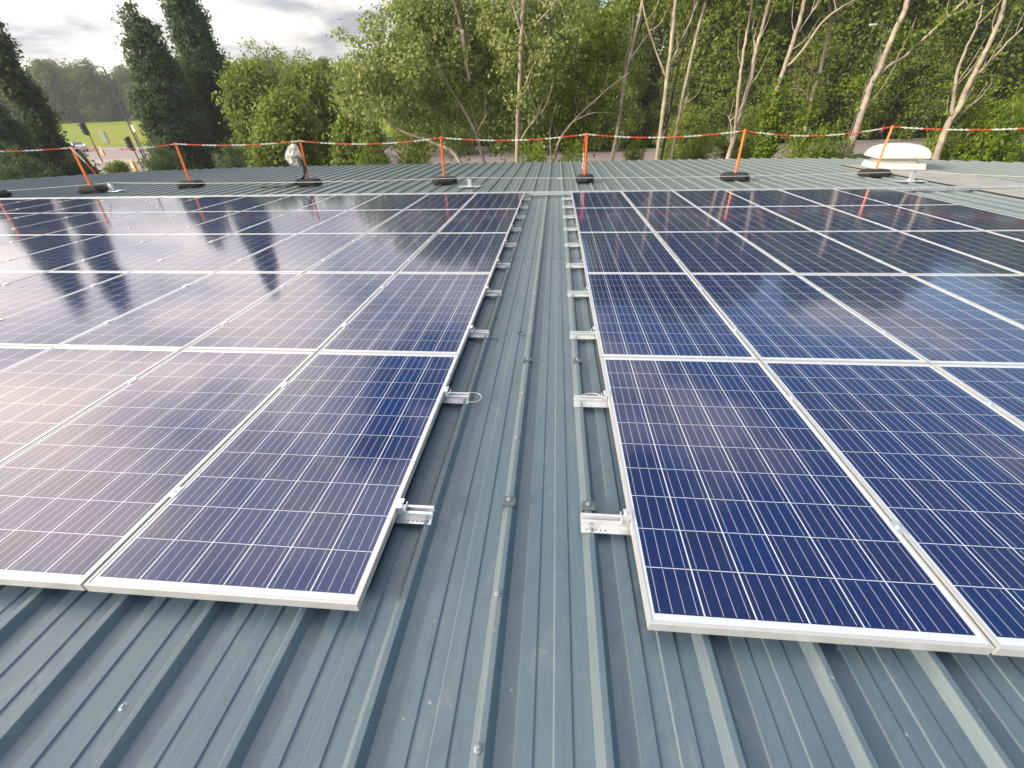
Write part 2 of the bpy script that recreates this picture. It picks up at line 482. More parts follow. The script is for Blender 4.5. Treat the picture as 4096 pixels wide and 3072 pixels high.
def build_setting():
    sheet('ground', [(-900, -60), (900, -60), (900, 900), (-900, 900)], GZ, M['ground'])
    sheet('meadow', [(-420, 205), (-125, 84), (-88, 84.5), (-60, 85), (-20, 92), (-60, 215), (-240, 245), (-420, 260)], GZ + .008, M['meadow'])
    sheet('road', [(-400, 78), (-120, 82), (-88, 83), (-60, 82), (-30, 76), (10, 63), (60, 70), (160, 92), (160, 78), (60, 61), (10, 51), (-25, 46), (-60, 40), (-120, 32), (-400, 20)], GZ + .004, M['asphalt'])
    # kerbs: real steps along the near and far road edge
    b = MB()
    far = [(-400, 78), (-120, 82), (-88, 83), (-60, 82), (-30, 76), (10, 63), (60, 70), (160, 92)]
    near = [(-120, 32), (-60, 40), (-25, 46), (10, 51), (60, 61), (160, 78)]
    for line in (far, near):
        for (x0, y0), (x1, y1) in zip(line[:-1], line[1:]):
            d = Vector((x1 - x0, y1 - y0)); L = d.length; a = math.atan2(d.y, d.x)
            b.box(0, L, -.08, .08, 0, .13, m=Matrix.Translation((x0, y0, GZ)) @ Matrix.Rotation(a, 4, 'Z'))
    tag(b.build('kerb', M['kerb']), kind='structure')
    # traffic island with kerb, seen at the bend
    for (u, v, w, h) in ((400, 650, 9, 2.2), (620, 712, 7, 2.0)):
        c = ground(u, v)
        pts = [(c.x + w * math.cos(a) * (1 if math.cos(a) > 0 else .9), c.y + h * math.sin(a)) for a in [i * math.pi / 12 for i in range(24)]]
        b = MB(); b.prism(pts, GZ, GZ + .14)
        tag(b.build('traffic_island', M['kerb'], bevel=.03), kind='structure')


build_setting()

# ------------------------------------------------------------------ the building: profiled sheet roof, gutter, walls
RZ = -0.10           # pan level of the roof sheet, roof frame
RH = 0.032           # rib height
RP = 0.338           # rib pitch
RX0 = -0.045         # left foot of the rib under the walkway
EAVE = [(-30, 10.5), (-20, 12.3), (-18.2, 13.5), (-16.8, 14.7), (-15.2, 15.7), (-11.2, 16.65), (-6.6, 16.8), (-1.4, 16.8), (3.1, 16.65), (7.4, 16.5), (10.2, 15.7), (11.5, 15.0), (13.2, 13.6), (15, 11.6), (24, 6.0)]


def eave_y(x):
    for (x0, y0), (x1, y1) in zip(EAVE[:-1], EAVE[1:]):
        if x0 <= x <= x1: return y0 + (y1 - y0) * (x - x0) / (x1 - x0)
    return EAVE[-1][1]


PROF = [(0, 0), (.019, RH - .002), (.022, RH), (.041, RH), (.044, RH - .002), (.062, 0), (.117, 0), (.121, .0045), (.168, .0045), (.173, 0), (.223, 0), (.227, .0045), (.277, .0045), (.282, 0)]
PROF = [(0, 0), (.021, RH - .0015), (.0235, RH), (.043, RH), (.0455, RH - .0015), (.064, 0), (.117, 0), (.122, .0045), (.168, .0045), (.174, 0), (.223, 0), (.228, .0045), (.277, .0045), (.283, 0)]


def roof_strip(y0, y1, dz):
    b = MB(); vs = []; fs = []
    k0, k1 = int((-29 - RX0) / RP), int((23 - RX0) / RP)
    pts = []
    rnd = random.Random(3)
    for k in range(k0, k1 + 1):
        w = rnd.uniform(-.0012, .0012)
        for (px, pz) in PROF: pts.append((RX0 + k * RP + px, pz + (w if pz > .001 and pz < .006 else 0)))
    for (x, z) in pts:
        ya, yb = y0, (y1 if y1 is not None else eave_y(x))
        for s in range(5):
            vs.append((x, ya + (yb - ya) * s / 4, RZ + z + dz))
    n = len(pts)
    for i in range(n - 1):
        for s in range(4):
            fs.append((i * 5 + s, (i + 1) * 5 + s, (i + 1) * 5 + s + 1, i * 5 + s + 1))
    b.add(vs, fs)
    return b


bld = empty('building', ROOF.copy(), 'large low building with a blue-grey ribbed metal roof under all the solar panels', 'building')
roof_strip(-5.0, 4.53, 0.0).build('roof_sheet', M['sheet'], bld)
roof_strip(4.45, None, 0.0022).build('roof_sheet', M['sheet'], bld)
b = MB()
for (x0, y0), (x1, y1) in zip(EAVE[:-1], EAVE[1:]):
    d = Vector((x1 - x0, y1 - y0)); L = d.length; a = math.atan2(d.y, d.x)
    m_ = Matrix.Translation((x0, y0, 0)) @ Matrix.Rotation(a, 4, 'Z')
    b.box(0, L, -.02, .16, RZ - .16, RZ - .01, m=m_)
b.build('gutter', M['gutter'], bld)
b = MB()
wp = [(-29, -5)] + [(x, y - .25) for x, y in EAVE if -29 < x < 23] + [(23, -5)]
Ri = ROOF.inverted()
wv = []
for x, y in wp: wv.append(Vector((x, y, RZ - .02)))
for x, y in wp:
    w_ = ROOF @ Vector((x, y, RZ)); w_.z = GZ; wv.append(Ri @ w_)
k = len(wp)
b.add(wv, [(i, (i + 1) % k, k + (i + 1) % k, k + i) for i in range(k)])
b.build('wall', M['wall'], bld)

# flat beige flashing that runs up the slope from the ventilator
b = MB()
b.box(8.22, 9.55, -4.9, 13.6, RZ + RH + .004, RZ + RH + .02)
b.box(8.22, 8.24, -4.9, 13.6, RZ + .006, RZ + RH + .003)
fl = b.build('flashing', M['beige'], bld)
b = MB(); b.box(8.12, 8.217, -4.9, 13.6, RZ + .005, RZ + RH + .012)  # near-black box standing in for the shade in the rib voids
b.build('flashing_gap_shade', M['dark'], bld)

# screws with washers on the ribs
_s = MB()
_s.lathe([(.0115, 0), (.0115, .003), (.0105, .004)], 14)
_s.lathe([(.0065, .004), (.0065, .009), (.005, .0105)], 6, smooth=False)
screw_me = _s.mesh('roof_screw', M['screw'])
rt = RZ + RH
for (x, y) in [(-.02, .117), (-.022, -.329), (-.018, .996), (-.016, 1.426), (-.012, 2.304), (-.012, 2.748), (-.012, 3.169), (-.012, 3.62), (-.012, 4.1), (-1.07, -.314),
               (.32, 3.3), (.32, 4.2), (-.012, 5.3), (-.012, 6.2), (-.012, 7.2), (-.012, 8.1)]:
    o = link_mesh('roof_screw', screw_me, bld); o.location = (x, y, rt)
for i, x in enumerate((-.33, -.22, -.12, -.012, .12, .33, .22)):
    o = link_mesh('roof_screw', screw_me, bld); o.location = (x, 4.50, rt if abs(x + .012) < .01 or x == .33 else RZ + .007)
for k in range(-14, 22):
    o = link_mesh('roof_screw', screw_me, bld); o.location = (-.012 + RP * k, 13.9, rt + .002); o.scale = (1.6, 1.6, 1.6)
for (x, y) in [(-.02, .56), (.325, .555), (-.012, 1.863), (.33, 1.864)]:
    b = MB()
    b.box(-.024, .024, -.02, .02, 0, .004); b.box(-.026, .026, -.034, -.020, 0, .009)
    b.box(-.030, -.024, -.03, .01, -.022, .004); b.box(.024, .030, -.03, .01, -.022, .004)
    c = b.build('lap_clip', M['clip'], bld, bevel=.0015); c.location = (x, y, rt)
    o = link_mesh('clip_bolt', screw_me, c); o.location = (0, 0, .004)

# ------------------------------------------------------------------ solar panels
def panel_mesh_frame():
    b = MB(); w = .0095; h = .036
    b.box(0, PW, 0, w, -h, 0); b.box(0, PW, PL - w, PL, -h, 0)
    b.box(0, w, w, PL - w, -h, 0); b.box(PW - w, PW, w, PL - w, -h, 0)
    # inner return flange at the bottom of the frame
    b.box(w, PW - w, w, w + .022, -h, -h + .002); b.box(w, PW - w, PL - w - .022, PL - w, -h, -h + .002)
    return b


fr_me = panel_mesh_frame().mesh('frame', M['frame'])
b = MB(); b.box(.0095, PW - .0095, .0095, PL - .0095, -.0075, -.0025)
glass_me = b.mesh('glass_with_cells', M['cells'])
b = MB()                                           # clamp between two neighbouring panels
b.box(-.019, .019, -.028, .028, .0005, .0030); b.box(-.0055, .0055, -.028, .028, -.036, .0003)
b.lathe([(.0065, .0030), (.0065, .0090), (.004, .0095)], 6, smooth=False)
clamp_me = b.mesh('clamp', M['alu'])

ORD = ['first', 'second', 'third', 'fourth', 'fifth', 'sixth', 'seventh', 'eighth', 'ninth', 'tenth', 'eleventh', 'twelfth', 'thirteenth', 'fourteenth']
ROWN = ['front row nearest the camera', 'second row from the front', 'middle row', 'second row from the back', 'back row by the cable tray']
ROWY = 1.785
GAPW = 0.9521
rnd = random.Random(11)


def make_panel(x0, y0, label, clamps):
    p = empty('solar_panel', at_roof(x0 + rnd.uniform(-.0015, .0015), y0 + rnd.uniform(-.0015, .0015), rnd.uniform(-.001, .001), rnd.uniform(-.0006, .0006)) @ Matrix.Rotation(rnd.uniform(-.0022, .0022), 4, 'Y') @ Matrix.Rotation(rnd.uniform(-.0015, .0015), 4, 'X'), label, 'solar panel', 'blue solar panels laid in two blocks on the roof')
    f = link_mesh('frame', fr_me, p)
    g = link_mesh('glass_with_cells', glass_me, p)
    if clamps:
        for cy in (.446, 1.339):
            c = link_mesh('clamp', clamp_me, p); c.location = (clamps, cy, 0)
    return p


NL = [5, 7, 9, 12, 14]
for r in range(5):
    for c in range(NL[r]):
        x0 = -GAPW / 2 - c * 1.012 - PW
        make_panel(x0, r * ROWY, 'solar panel in the %s, %s one left of the walkway' % (ROWN[r], ORD[c]), -.006)
NR = [3, 4, 6, 6, 6]
for r in range(5):
    for c in range(NR[r]):
        x0 = GAPW / 2 + c * 1.012
        make_panel(x0, .0084 + r * ROWY, 'solar panel in the %s, %s one right of the walkway' % (ROWN[r], ORD[c]), (PW + .006) if c < 5 else None)

# ------------------------------------------------------------------ short mounting rails at the edge of the walkway
def rail(side, k):
    y = .446 + k * ROWY / 2 + (.004 if side > 0 else 0)
    xin = GAPW / 2
    xout = .286 if side > 0 else .334
    if side < 0 and k >= 5: xout = .332
    base = at_roof(0, y, 0)
    which = 'the nearest one' if k == 0 else ORD[k] + ' nearest'
    if k == 9: which = 'the farthest one'
    r_ = empty('mounting_rail', base @ Matrix.Translation((side * xin, 0, 0)), 'aluminium rail jutting from the %s panel block into the walkway, %s' % ('right' if side > 0 else 'left', which), 'mounting rail', 'short rails along the walkway')
    a, b_ = sorted((side * (xout - xin), side * .25))
    z0 = RZ + RH + .001
    m = MB()
    m.box(a, b_, -.046, .034, z0, z0 + .003)                       # foot flange
    m.box(a, b_, -.016, -.012, z0 + .003, -.0365)                   # channel walls
    m.box(a, b_, .026, .030, z0 + .003, -.0365)
    m.box(a, b_, -.016, -.004, -.0365, -.0335) if False else m.box(a, b_, -.012, -.003, -.0395, -.0365)
    m.box(a, b_, .017, .026, -.0395, -.0365)
    m.box(a, b_, -.012, .026, z0 + .010, z0 + .012)
    m.build('rail_profile', M['alu'], r_)
    hm = MB()
    x_end = side * (xout - xin)
    for i in range(5):
        hm.lathe([(.0032, 0), (.0032, .0006)], 10, m=Matrix.Translation((x_end - side * (-.022 - .019 * i) * -1 if False else x_end + side * (.022 + .019 * i), -.032, z0 + .003)))
    hm.build('screw_holes', M['dark'], r_)
    s = link_mesh('rail_screw', screw_me, r_); s.location = (x_end + side * (.022 + (.019 if side > 0 else 0)), -.032, z0 + .0036)
    m = MB()
    sx = -side
    def bx(x0, x1, *rest):
        p, q = sorted((x0 * sx, x1 * sx)); m.box(p, q, *rest)
    bx(.0015, .032, -.026, .026, -.036, -.033)
    bx(.0015, .005, -.026, .026, -.033, .0005)
    bx(.028, .032, -.026, .026, -.033, -.012)
    bx(-.009, .022, -.026, .026, .0008, .004)
    m.lathe([(.0065, .004), (.0065, .011), (.004, .0115)], 6, m=Matrix.Translation((sx * .013, 0, 0)), smooth=False)
    m.build('end_clamp', M['alu'], r_)
    if k == 1:
        w = MB()
        if side < 0:
            pts = [(.10, .03, -.05), (.14, .045, -.045), (.19, .05, -.055), (.215, .02, -.06), (.20, -.02, -.062), (.165, -.036, -.060), (.142, -.036, -.058)]
        else:
            pts = [(-.03, .03, -.045), (-.05, .055, -.04), (-.10, .065, -.045), (-.14, .05, -.05), (-.15, .03, -.055)]
        w.tube(smooth_path(pts, 5), .0022, 6)
        w.build('earth_wire', M['rope'], r_)
    return r_


def smooth_path(pts, n):
    pts = [Vector(p) for p in pts]; out = []
    P = [pts[0]] + pts + [pts[-1]]
    for i in range(1, len(P) - 2):
        for j in range(n):
            t = j / n
            a, b_, c, d = P[i - 1], P[i], P[i + 1], P[i + 2]
            out.append(.5 * ((2 * b_) + (c - a) * t + (2 * a - 5 * b_ + 4 * c - d) * t * t + (3 * b_ - a - 3 * c + d) * t ** 3))
    out.append(pts[-1])
    return out


for side in (-1, 1):
    for k in range(10): rail(side, k)

# ------------------------------------------------------------------ cable tray along the back of the array
def tray():
    y = 8.945; x0, x1 = -14.0, 13.5
    b = MB()
    b.box(x0, x1, y, y + .003, -.055, .006); b.box(x0, x1, y + .060, y + .063, -.055, .006); b.box(x0, x1, y + .003, y + .060, -.055, -.052)
    b.box(x0, x1, y - .002, y + .065, .0065, .009)
    t = empty('cable_tray', at_roof(0, 0), 'long pale metal cable tray running across the roof behind the last row of panels', 'cable tray')
    b.build('tray_body', M['galv'], t)
    h = MB()
    x = -.44
    while x < .46:
        h.box(x, x + .018, y - .0012, y - .0002, -.028, -.018); x += .045
    x = 6.6
    while x < 13.4:
        h.box(x, x + .02, y - .0012, y - .0002, -.040, -.022); x += .05
    h.build('perforations', M['dark'], t)
    for x in (7.0, 8.0, 9.6, 11.3, 13.0):
        f = MB(); f.box(x, x + .30, y - .02, y + .08, RZ + RH + .021 if 8.2 < x < 9.55 else RZ + RH + .002, -.0555)
        f.build('support_foot', M['rubber'], t, bevel=.004)
    j = MB()
    for x in (-11, -8, -5, -2, 1, 4, 7, 10): j.box(x, x + .02, y - .004, y + .067, -.03, .0115)
    j.build('joint_strap', M['galv'], t)


tray()

# ------------------------------------------------------------------ barrier posts, rubber feet and chain
BASES = [(-13.75, 9.75, 0), (-11.75, 10.42, .25), (-9.62, 11.2, .3), (-6.28, 11.18, .15), (-2.66, 11.15, .3), (.87, 11.14, 1.45), (4.40, 11.05, -.25), (7.66, 11.3, -.1), (10.75, 10.35, .5)]
PH = 1.02


def make_post(i, lean):
    x, y, rz = BASES[i]
    names = ['leftmost orange post, cut by the left picture edge', 'orange barrier post second from the left, with a loose chain end hanging off it', 'orange barrier post third from the left, next before the plastic bag',
             'orange barrier post with the clear plastic bag and black cables beside it', 'orange barrier post just left of the low galvanised anchor in the middle',
             'orange barrier post with a length of chain hanging straight down it', 'orange barrier post between the hanging chain and the white ventilator',
             'orange barrier post in front of the white ventilator', 'rightmost barrier post, only its black foot at the picture edge']
    p = empty('barrier_post', at_roof(x, y, RZ + RH), names[i], 'barrier post', 'orange chain posts across the roof')
    # foot: long eight sided rubber block with a chamfered top
    Lx, Ly = .32, .22
    def ring(sx, sy, z, ch):
        a, b_ = Lx * sx, Ly * sy
        z *= 1.9
        return [(-a, -b_ * ch, z), (-a * .62, -b_, z), (a * .62, -b_, z), (a, -b_ * ch, z), (a, b_ * ch, z), (a * .62, b_, z), (-a * .62, b_, z), (-a, b_ * ch, z)]
    v = ring(.93, .93, .0, .4) + ring(1, 1, .022, .42) + ring(1, 1, .042, .42) + ring(.78, .70, .078, .45)
    f = [tuple(range(7, -1, -1)), tuple(range(24, 32))]
    for l in range(3):
        for j in range(8): f.append((l * 8 + j, l * 8 + (j + 1) % 8, (l + 1) * 8 + (j + 1) % 8, (l + 1) * 8 + j))
    m = MB(); m.add([Matrix.Rotation(rz, 4, 'Z') @ Vector(q) for q in v], f)
    for s in (-1, 1):
        m.box(s * .20 - .06, s * .20 + .06, -.207, -.185, .0, .03, m=Matrix.Rotation(rz, 4, 'Z'))
    m.build('rubber_foot', M['rubber'], p, bevel=.008)
    L = Matrix.Rotation(lean, 4, 'Y') @ Matrix.Rotation(.12 * i, 4, 'Z')
    m = MB()
    w = .021
    # four corner fins around a core give the post its grooves
    for sx in (-1, 1):
        for sy in (-1, 1):
            xa, xb = sorted((sx * w, sx * .006)); ya, yb = sorted((sy * w, sy * .006))
            m.box(xa, xb, ya, yb, .09, PH - .03, m=L)
    m.box(-.0155, .0155, -.0155, .0155, .092, PH - .032, m=L)
    m.prism([(-.036, -.036), (.036, -.036), (.036, .036), (-.036, .036)], .076, .092, m=L)
    m.lathe([(.034, .092), (.026, .14)], 4, m=L @ Matrix.Rotation(R(45), 4, 'Z'), smooth=False)
    m.build('post', M['orange'], p, bevel=.002)
    m = MB()
    m.box(-.026, .026, -.026, .026, PH - .030, PH, m=L)
    m.box(-.040, -.026, -.009, .009, PH - .022, PH - .004, m=L); m.box(.026, .040, -.009, .009, PH - .022, PH - .004, m=L)
    m.box(-.012, .012, -.012, .012, PH, PH + .018, m=L)
    m.build('post_cap', M['orange'], p, bevel=.003)
    top = at_roof(x, y, RZ + RH) @ L @ Vector((0, 0, PH - .012))
    return p, top


LEANS = [0, -.01, .0, .03, 0.012, -.008, .0, .012, 0]
TOPS = []
for i in range(9):
    p, t = make_post(i, LEANS[i]); TOPS.append(t)


def link_ring(mb, c, d, up, mi, r=.0054, L=.032, W=.0135):
    """one oval chain link centred at c, long axis d, flat side normal up"""
    side = d.cross(up).normalized()
    pts = []
    for j in range(8):
        a = 2 * math.pi * j / 8
        pts.append(c + d * (math.cos(a) * L) + side * (math.sin(a) * W))
    mb.tube(pts, r, 5, mi, closed=True)


def chain_run(mb, pts, state):
    """walk along a poly line and drop links every pitch, red and white in lengths"""
    pitch = .050
    pts = [Vector(p) for p in pts]
    d_acc = 0; k = 0
    seg = []
    for a, b_ in zip(pts[:-1], pts[1:]):
        L = (b_ - a).length; n0 = 0
        seg.append((a, b_, L))
    tot = sum(s[2] for s in seg)
    s = 0.0
    while s < tot:
        r = s
        for a, b_, L in seg:
            if r <= L or (a, b_, L) == seg[-1]: break
            r -= L
        d = (b_ - a).normalized(); c = a + d * min(r, L)
        up = Vector((0, 0, 1)) if abs(d.z) < .9 else Vector((0, 1, 0))
        if k % 2: up = d.cross(up).normalized()
        mi = int((state[0] + s) / .40) % 2
        link_ring(mb, c, d, up, mi)
        s += pitch; k += 1
    state[0] += tot


st = [0.1]
names = ['red and white plastic chain strung between the orange posts across the whole roof']
ch = empty('barrier_chain', Matrix.Identity(4), names[0], 'chain')
SAG = [.03, .07, .06, .10, .09, .10, .14, .08]
for i in range(8):
    a, b_ = TOPS[i], TOPS[i + 1]
    pts = []
    for j in range(13):
        t = j / 12; p = a.lerp(b_, t); p.z -= SAG[i] * 4 * t * (1 - t); pts.append(p)
    mb = MB(); chain_run(mb, pts, st)
    mb.build('chain_span', [M['red'], M['white']], ch)
# loose end hanging off the second post, and the length hanging down the sixth
t1 = TOPS[1]
mb = MB(); chain_run(mb, [t1 + Vector((.02, -.03, -.02)), t1 + Vector((.16, -.06, -.20)), t1 + Vector((.34, -.10, -.46)), t1 + Vector((.42, -.12, -.62))], [.42])
tag(mb.build('loose_chain', [M['red'], M['white']]), 'loose end of red and white chain hanging slantwise from the second post from the left', 'chain')
t5 = TOPS[5]
mb = MB(); chain_run(mb, [t5 + Vector((-.05, -.02, -.01)), t5 + Vector((-.058, -.035, -.3)), t5 + Vector((-.055, -.035, -.6)), t5 + Vector((-.052, -.02, -.87))], [.05])
tag(mb.build('hanging_chain', [M['red'], M['white']]), 'length of red and white chain hanging straight down the post by the walkway end', 'chain')

# ------------------------------------------------------------------ fall arrest anchors and their steel rope
ANCH = [(-11.32, 10.55, 'low galvanised roof anchor beside the second post from the left'), (-1.89, 10.45, 'low galvanised roof anchor on a plate in the middle of the roof'), (7.86, 10.33, 'low galvanised roof anchor in front of the white ventilator')]
for (x, y, lab) in ANCH:
    a = empty('roof_anchor', at_roof(x, y, RZ + RH), lab, 'roof anchor', 'fall arrest anchors on the roof')
    m = MB(); m.box(-.26, .26, -.14, .14, .001, .006); m.box(-.26, -.22, -.14, .14, .006, .012); m.box(.22, .26, -.14, .14, .006, .012)
    m.build('base_plate', M['galv'], a, bevel=.002)
    m = MB(); m.box(-.055, .055, -.05, .05, .006, .035); m.box(-.042, .042, -.035, .035, .035, .16); m.box(-.048, .048, -.041, .041, .16, .168)
    m.build('upright', M['galv'], a, bevel=.003)
    m = MB(); m.box(-.018, .018, -.03, .03, .168, .19); m.lathe([(.012, 0), (.012, .06)], 8, m=Matrix.Translation((-.03, 0, .195)) @ Matrix.Rotation(R(90), 4, 'Y'))
    m.build('rope_eye', M['screw'], a)
pts = [Vector((-15.5, 10.0, .0)), Vector((-13.6, 10.3, .08))]
zt = RZ + RH + .195
A = [Vector((x, y, zt)) for x, y, _ in ANCH]
pts = []
path = [Vector((-17.5, 9.2, .02)), A[0], A[1], A[2], Vector((13.4, 8.6, .04))]
for a, b_ in zip(path[:-1], path[1:]):
    for j in range(12):
        t = j / 12; p = a.lerp(b_, t); p.z -= .05 * 4 * t * (1 - t); pts.append(p)
pts.append(path[-1])
mb = MB(); mb.tube(pts, .0055, 6)
tag(mb.build('safety_rope', M['rope'], mw=ROOF), 'thin pale steel safety rope running across the roof in front of the barrier posts', 'rope')

# ------------------------------------------------------------------ white roof ventilator
def rounded_square(a, r, z, n=6):
    pts = []
    for q, (sx, sy) in enumerate(((1, 1), (-1, 1), (-1, -1), (1, -1))):
        for j in range(n + 1):
            t = q * math.pi / 2 + j / n * math.pi / 2
            pts.append(Vector((sx * (a - r) + r * math.cos(t), sy * (a - r) + r * math.sin(t), z)))
    return pts


def loft(mb, rings, cap=True, mi=0, smooth=True):
    k = len(rings[0]); v = [p for r_ in rings for p in r_]; f = []
    for i in range(len(rings) - 1):
        for j in range(k): f.append((i * k + j, i * k + (j + 1) % k, (i + 1) * k + (j + 1) % k, (i + 1) * k + j))
    if cap:
        f.append(tuple(range(k - 1, -1, -1))); f.append(tuple((len(rings) - 1) * k + j for j in range(k)))
    mb.add(v, f, mi, smooth)


v_ = empty('roof_ventilator', at_roof(8.93, 12.75, RZ + RH, R(-14)) @ Matrix.Diagonal((1.27, 1.27, 1.02, 1)), 'white plastic roof ventilator with a domed cowl above a square skirt', 'ventilator')
VS = .43
mb = MB(); loft(mb, [rounded_square(VS * 1.02, .03, .265), rounded_square(VS * 1.04, .04, .28), rounded_square(VS * .985, .05, .40), rounded_square(VS * .86, .08, .485), rounded_square(VS * .66, .15, .545), rounded_square(VS * .38, .12, .572), rounded_square(VS * .1, .03, .58)])
mb.build('cowl', M['grp'], v_)
mb = MB(); loft(mb, [rounded_square(.30, .03, .12), rounded_square(.30, .03, .30)])
mb.build('throat', M['grp'], v_)
mb = MB()
for s in (-1, 1):
    for q in (-1, 1): mb.box(s * .245 - .04, s * .245 + .04, q * .245 - .04, q * .245 + .04, .13, .30)
mb.build('bracket', M['grp'], v_, bevel=.004)
mb = MB(); loft(mb, [rounded_square(VS * .99, .012, .026), rounded_square(VS * 1.0, .012, .032), rounded_square(VS * .95, .012, .155), rounded_square(VS * .90, .012, .165)], smooth=False)
mb.build('skirt', M['grp'], v_)
mb = MB(); mb.box(-.34, .34, -.34, .34, .0235, .05)
mb.build('upstand', M['grp'], v_, bevel=.01)

# ------------------------------------------------------------------ plastic bag with cable ends, and the black cable bundle
px, py, _ = BASES[3]
def P3(x, y, z): return ROOF @ Vector((px + x, py + y, RZ + RH + z))
def bag():
    m = bpy.data.materials.new('clear_crumpled_plastic'); m.use_nodes = True
    t = NT(m.node_tree); out = t.n('ShaderNodeOutputMaterial'); tc = t.n('ShaderNodeTexCoord')
    ns = t.n('ShaderNodeTexNoise', ins={'Vector': tc.outputs['Object'], 'Scale': 9.0, 'Detail': 4.0, 'Distortion': 1.2})
    f = t.ramp(ns.outputs[0], [(0.40, 0.22), (0.58, 0.88)])
    tr = t.n('ShaderNodeBsdfTransparent', ins={0: (.93, .94, .92, 1)})
    bp = t.n('ShaderNodeBump', ins={'Height': ns.outputs[0], 'Strength': 0.9, 'Distance': .05})
    pr = t.n('ShaderNodeBsdfPrincipled', ins={'Base Color': (.78, .80, .76, 1), 'Roughness': .25, 'Normal': bp.outputs[0]})
    mx = t.n('ShaderNodeMixShader', ins={0: f, 1: tr.outputs[0], 2: pr.outputs[0]}); t.link(mx.outputs[0], out.inputs[0])
    bm = bmesh.new(); bmesh.ops.create_icosphere(bm, subdivisions=4, radius=1)
    rr = random.Random(5)
    fold = [(Vector((rr.gauss(0, 1), rr.gauss(0, 1), rr.gauss(0, 1))).normalized(), rr.uniform(4, 9), rr.uniform(0, 6)) for _ in range(9)]
    for v in bm.verts:
        c = v.co.copy(); s = 1 + sum(.028 * math.sin(f_ * c.dot(d) * 2 + ph) for d, f_, ph in fold)
        taper = .55 + .45 * min(1, (1 - c.z) * .8)
        v.co = Vector((c.x * .215 * s * taper, c.y * .15 * s * taper, c.z * .27 * s))
    me = bpy.data.meshes.new('plastic_bag'); bm.to_mesh(me); bm.free(); me.materials.append(m)
    me.polygons.foreach_set('use_smooth', [True] * len(me.polygons))
    c = P3(-.24, 0.02, .70)
    o = link_mesh('plastic_bag', me, mw=Matrix.Translation(c) @ Matrix.Rotation(.35, 4, 'Y'))
    tag(o, 'crumpled clear plastic bag over cable ends, hung on the chain beside an orange post', 'bag')
    mb = MB()
    for q in range(4):
        rr = .07 + .014 * q
        mb.tube([c + Vector((.02 + rr * math.cos(a), .012 * q - .02, -.06 + rr * 1.25 * math.sin(a))) for a in [i * math.pi / 10 for i in range(20)]], .010, 6, closed=True)
    tag(mb.build('cable_coil', M['coil']), 'brown coil of cable inside the clear plastic bag', 'cable')
    mb = MB(); rr = random.Random(2)
    for q in range(9):
        j = lambda s: Vector((rr.uniform(-s, s), rr.uniform(-s, s), rr.uniform(-s, s)))
        w = .040
        path = [P3(-.20, -.02, .66) + j(.03), P3(-.08, -.04, .62) + j(w), P3(.00, -.07, .44) + j(w), P3(.0, -.08, .30) + j(w * .7), P3(-.07, -.10, .20) + j(w), P3(-.18, -.16, .12) + j(w), P3(-.29, -.24, .05) + j(w), P3(-.38, -.26, .03) + j(.03), P3(-.8, -.20, .012) + j(.01) + Vector((0, .05 * (q - 4) * .5, 0)), P3(-1.35, -.15, .012) + Vector((0, .06 * (q - 4) * .5, 0))]
        mb.tube(smooth_path(path, 6), .0105, 6)
    tag(mb.build('cable_bundle', M['cable']), 'bundle of black cables drooping from the plastic bag down onto the roof', 'cable')


bag()

# ------------------------------------------------------------------ litter on the walkway
for i, (x, y, a, lab) in enumerate([(-.34, 2.60, 0.3, 'black cable tie offcut on the walkway, farthest of three and nearest the left panels'), (-.075, 2.33, 1.7, 'black cable tie offcut lying against the long rib in the middle of the walkway'), (-.30, 2.19, -.6, 'black curled cable tie offcut on the walkway, nearest of three')]):
    mb = MB(); n = 12
    pts = [Vector((.035 * math.cos(t), .045 * math.sin(t), .004 + .004 * math.sin(2 * t))) for t in [j / n * 3.6 for j in range(n + 1)]]
    mb.tube(pts, .0022, 5)
    tag(mb.build('cable_tie', M['cable'], mw=at_roof(x, y, RZ + (.006 if i != 1 else .003), a)), lab, 'cable tie', 'cable tie offcuts on the walkway')
for i, (x, y, lab) in enumerate([(.27, 11.9, 'scrap of white plastic on the roof left of the post with the hanging chain'), (-.27, 11.3, 'tiny white scrap on the roof between the middle anchor and the hanging chain')]):
    mb = MB(); s = .07 if i == 0 else .03
    mb.prism([(-s, -s * .5), (s * .4, -s * .7), (s, .1 * s), (s * .3, s * .6), (-s * .7, s * .5)], .004, .012)
    tag(mb.build('plastic_scrap', M['white'], mw=at_roof(x, y, RZ + .002, .4), bevel=.003), lab, 'litter')

# ------------------------------------------------------------------ trees
def leaves_mesh(name, P, N, size, m, seed=0, aspect=.62):
    """leaf quads at points P (n,3), rough normals N (n,3)"""
    rg = np.random.default_rng(seed)
    n = len(P)
    N = N + rg.normal(0, .75, (n, 3)); N /= np.linalg.norm(N, axis=1, keepdims=True) + 1e-9
    A = rg.normal(0, 1, (n, 3)); A -= (A * N).sum(1, keepdims=True) * N; A /= np.linalg.norm(A, axis=1, keepdims=True) + 1e-9
    B = np.cross(N, A)
    s = (size * rg.uniform(.45, 1.5, n))[:, None]
    V = np.empty((n, 4, 3))
    V[:, 0] = P - A * s; V[:, 1] = P + B * s * aspect - A * s * .1; V[:, 2] = P + A * s; V[:, 3] = P - B * s * aspect - A * s * .1
    me = bpy.data.meshes.new(name)
    me.vertices.add(4 * n); me.vertices.foreach_set('co', V.reshape(-1))
    me.loops.add(4 * n); me.loops.foreach_set('vertex_index', np.arange(4 * n, dtype=np.int32))
    me.polygons.add(n); me.polygons.foreach_set('loop_start', np.arange(0, 4 * n, 4, dtype=np.int32)); me.polygons.foreach_set('loop_total', np.full(n, 4, dtype=np.int32))
    me.materials.append(m)
    me.update(calc_edges=True)
    return me


